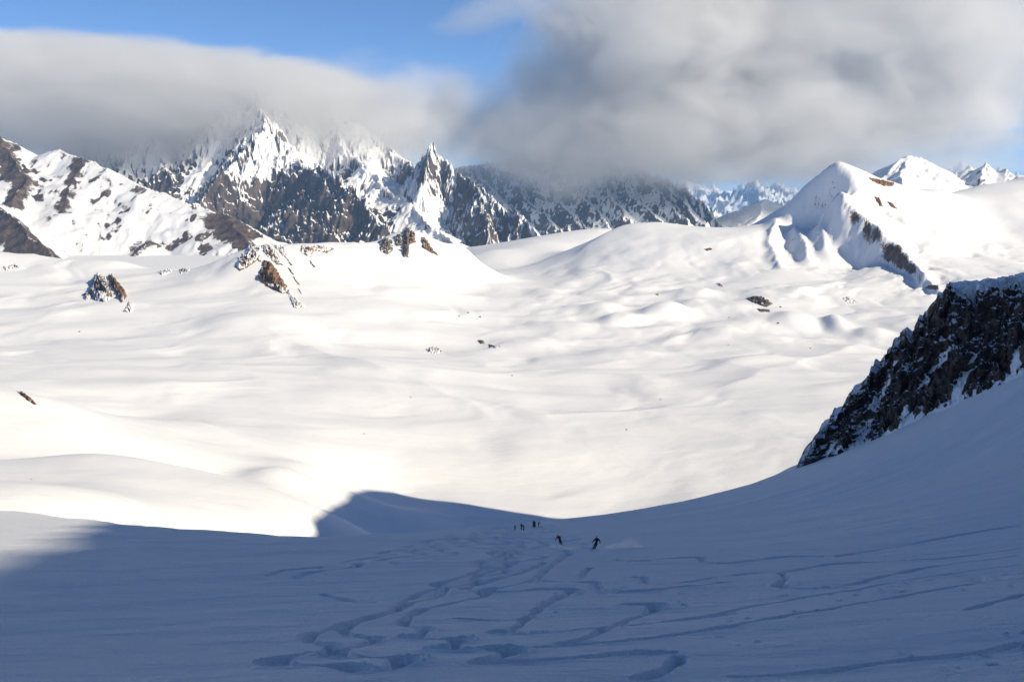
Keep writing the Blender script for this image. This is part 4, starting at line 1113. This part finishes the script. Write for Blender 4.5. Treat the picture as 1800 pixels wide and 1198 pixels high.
def ski_pole(label, root, J, s_, out):
    bpy.context.view_layer.update()
    bpy.context.evaluated_depsgraph_get().update()
    M = Matrix.LocRotScale(root.location, root.rotation_euler, root.scale)
    a = M @ Vector((J['ha' + s_] + V3(0, .05, .08)).tolist()); b = M @ Vector((J['ha' + s_] + V3(out, -.55, -.55)).tolist())
    me = skin_mesh('ski_pole', [[(np.array(a) - np.array(a), .017), (np.array(a + (b - a) * .12) - np.array(a), .015), (np.array(a + (b - a) * .15) - np.array(a), .010), (np.array(a + (b - a) * .92) - np.array(a), .009), (np.array(a + (b - a) * .93) - np.array(a), .045), (np.array(a + (b - a) * .945) - np.array(a), .045), (np.array(a + (b - a) * .955) - np.array(a), .009), (np.array(b) - np.array(a), .006)]], M_POLE)
    o = bpy.data.objects.new('ski_pole', me); COL.objects.link(o); o.location = a
    tag(o, label, 'ski pole')
ski_pole('ski pole in the left hand of the dark red skier', red, RED, 'L', -.1)
ski_pole('ski pole in the right hand of the dark red skier', red, RED, 'R', .1)
ski_pole('ski pole in the left hand of the skier with arms spread', drk, DARK, 'L', -.1)
ski_pole('ski pole in the right hand of the skier with arms spread', drk, DARK, 'R', .12)

# ------------------------------------------------------------------ clouds and air
def cloud_material(name, density, lump, edge=.35, amp=1.1, color=(.90, .90, .90), stretch=(1, 1, 1), aniso=.0, crisp=False):
    m, nt = mat_new(name); g = NT(nt)
    tc = g.node('ShaderNodeTexCoord')
    ln = g.node('ShaderNodeVectorMath', operation='LENGTH'); nt.links.new(tc.outputs['Object'], ln.inputs[0])
    geo = g.node('ShaderNodeNewGeometry')
    pos = g.mapping(geo.outputs['Position'], scale=stretch)
    n = g.noise(pos, 1 / lump, 6.0, .62, .45)
    sep = g.node('ShaderNodeSeparateXYZ'); nt.links.new(tc.outputs['Object'], sep.inputs[0])
    fall = g.math('SUBTRACT', 1.0, ln.outputs['Value'])
    v = g.math('ADD', fall, g.math('MULTIPLY', g.math('SUBTRACT', n, .53), amp))
    soft = g.math('MULTIPLY_ADD', g.math('SUBTRACT', .45, sep.outputs[2], clamp=True), edge * 2.2, edge * .55) if crisp else edge   # crisp tops, ragged soft bases
    dens = g.math('MULTIPLY', g.math('MULTIPLY', g.ramp(g.math('DIVIDE', v, soft), 0.0, 1.0), g.ramp(fall, .0, .22)), density)
    vol = g.node('ShaderNodeVolumePrincipled')
    vol.inputs['Color'].default_value = (*color, 1)
    vol.inputs['Anisotropy'].default_value = aniso
    nt.links.new(dens, vol.inputs['Density'])
    o = g.node('ShaderNodeOutputMaterial'); nt.links.new(vol.outputs[0], o.inputs['Volume'])
    return m
def cloud(name, label, px, py, d, rx, ry, rz, mat, tilt=0.0):
    import bmesh
    bm = bmesh.new(); bmesh.ops.create_icosphere(bm, subdivisions=4, radius=1.0)
    me = bpy.data.meshes.new(name); bm.to_mesh(me); bm.free(); me.materials.append(mat)
    o = bpy.data.objects.new(name, me); COL.objects.link(o)
    o.location = pix(px, py, d); o.scale = (rx, ry, rz); o.rotation_euler = (0, tilt, 0)
    tag(o, label, 'cloud', None, 'stuff')
    return o
M_CAP = cloud_material('cap_cloud', .0026, 700.0, .28, .85, stretch=(.6, .6, 1.6), crisp=True)
M_LOBE = cloud_material('lobe_cloud', .0017, 750.0, .62, 1.7, stretch=(.85, .85, 1.2))
M_BANK = cloud_material('bank_cloud', .0016, 850.0, .48, 1.7, stretch=(.8, .8, 1.25))
M_HEAD = cloud_material('head_cloud', .0024, 650.0, .34, 1.4, stretch=(.9, .9, 1.1))
M_THIN = cloud_material('thin_cloud', .0007, 600.0, .8, 1.2, stretch=(.25, .5, 2.2))
cloud('cap_cloud', 'smooth grey lens cloud capping the left mountains', 120, 188, 12000, 4300, 2000, 820, M_CAP, .045)
cloud('cloud_lobe', 'grey cloud lobe wrapping the summits left of the needle', 640, 205, 12300, 1700, 1300, 800, M_LOBE)
cloud('cloud_bank', 'wide grey cloud bank over the right half of the sky', 1440, 90, 13600, 4300, 2200, 1800, M_BANK, .0)
cloud('cloud_base', 'lower layer of the wide bank, its edge rising to the right', 1320, 205, 12800, 3700, 1700, 850, M_BANK, -.045)
cloud('cloud_head', 'darker cloud head at the left end of the wide bank', 1150, 60, 12400, 1500, 1300, 950, M_HEAD, .0)
cloud('cloud_shelf', 'low cloud shelf hiding the wall tops in the middle', 980, 238, 12900, 2700, 1500, 900, M_LOBE, .03)
cloud('cloud_streak', 'thin streaky cloud low over the right horizon', 1500, 290, 17000, 3600, 1500, 330, M_THIN, .0)
cloud('cloud_wisp', 'faint wisp of cloud near the top centre', 860, 20, 14000, 900, 900, 260, M_THIN, -.3)

M_HAZE, nt = mat_new('air')
g = NT(nt)
vol = g.node('ShaderNodeVolumePrincipled')
vol.inputs['Color'].default_value = (.34, .60, 1.0, 1)
vol.inputs['Density'].default_value = 1.5e-5
vol.inputs['Anisotropy'].default_value = .0
o_ = g.node('ShaderNodeOutputMaterial'); nt.links.new(vol.outputs[0], o_.inputs['Volume'])
hx, z0, z1 = 91000.0, -902.0, 1500.0
hv = [(x, y, z) for z in (z0, z1) for x, y in ((-hx, -hx), (hx, -hx), (hx, hx), (-hx, hx))]
hf = [(3, 2, 1, 0), (4, 5, 6, 7), (0, 1, 5, 4), (1, 2, 6, 5), (2, 3, 7, 6), (3, 0, 4, 7)]
tag(mesh_from('haze', np.array(hv), np.array(hf), M_HAZE, smooth=False), kind='stuff')

# powder thrown up by the two moving skiers
M_SPRAY = cloud_material('powder_spray', 1.6, .6, 1.0, 2.8, aniso=.6)
M_SPRAY2 = cloud_material('thin_powder_spray', .9, .7, .9, 2.4, aniso=.6)
def spray(label, px, py, d, rx, ry, rz, mat, tilt=0.0):
    o = cloud('snow_spray', label, px, py, d, rx, ry, rz, mat, tilt)
    o['category'] = 'spray'
    return o
for lab_, a_, b_, d_, r1, r2, r3, m_, t_ in (('tallest puff of powder snow right of the skier with arms spread', 1108, 960, 137.5, 1.7, 1.5, 1.35, M_SPRAY, .2), ('low puff of powder snow at the right end of the plume', 1130, 967, 138, 1.7, 1.4, .8, M_SPRAY2, .1),
        ('powder snow between the skier with arms spread and the tallest puff', 1084, 966, 136, 2.0, 1.5, .95, M_SPRAY, -.1), ('thin powder snow just behind the skier with arms spread', 1064, 967, 135, 1.5, 1.2, .8, M_SPRAY2, 0), ('low streak of powder snow behind the dark red skier', 969, 966, 154, 2.4, 1.4, .85, M_SPRAY, -.35), ('faint powder snow right of the dark red skier', 1000, 968, 148, 2.4, 1.5, .7, M_SPRAY2, .1)):
    spray(lab_, a_, b_, d_, r1, r2, r3, m_, t_)
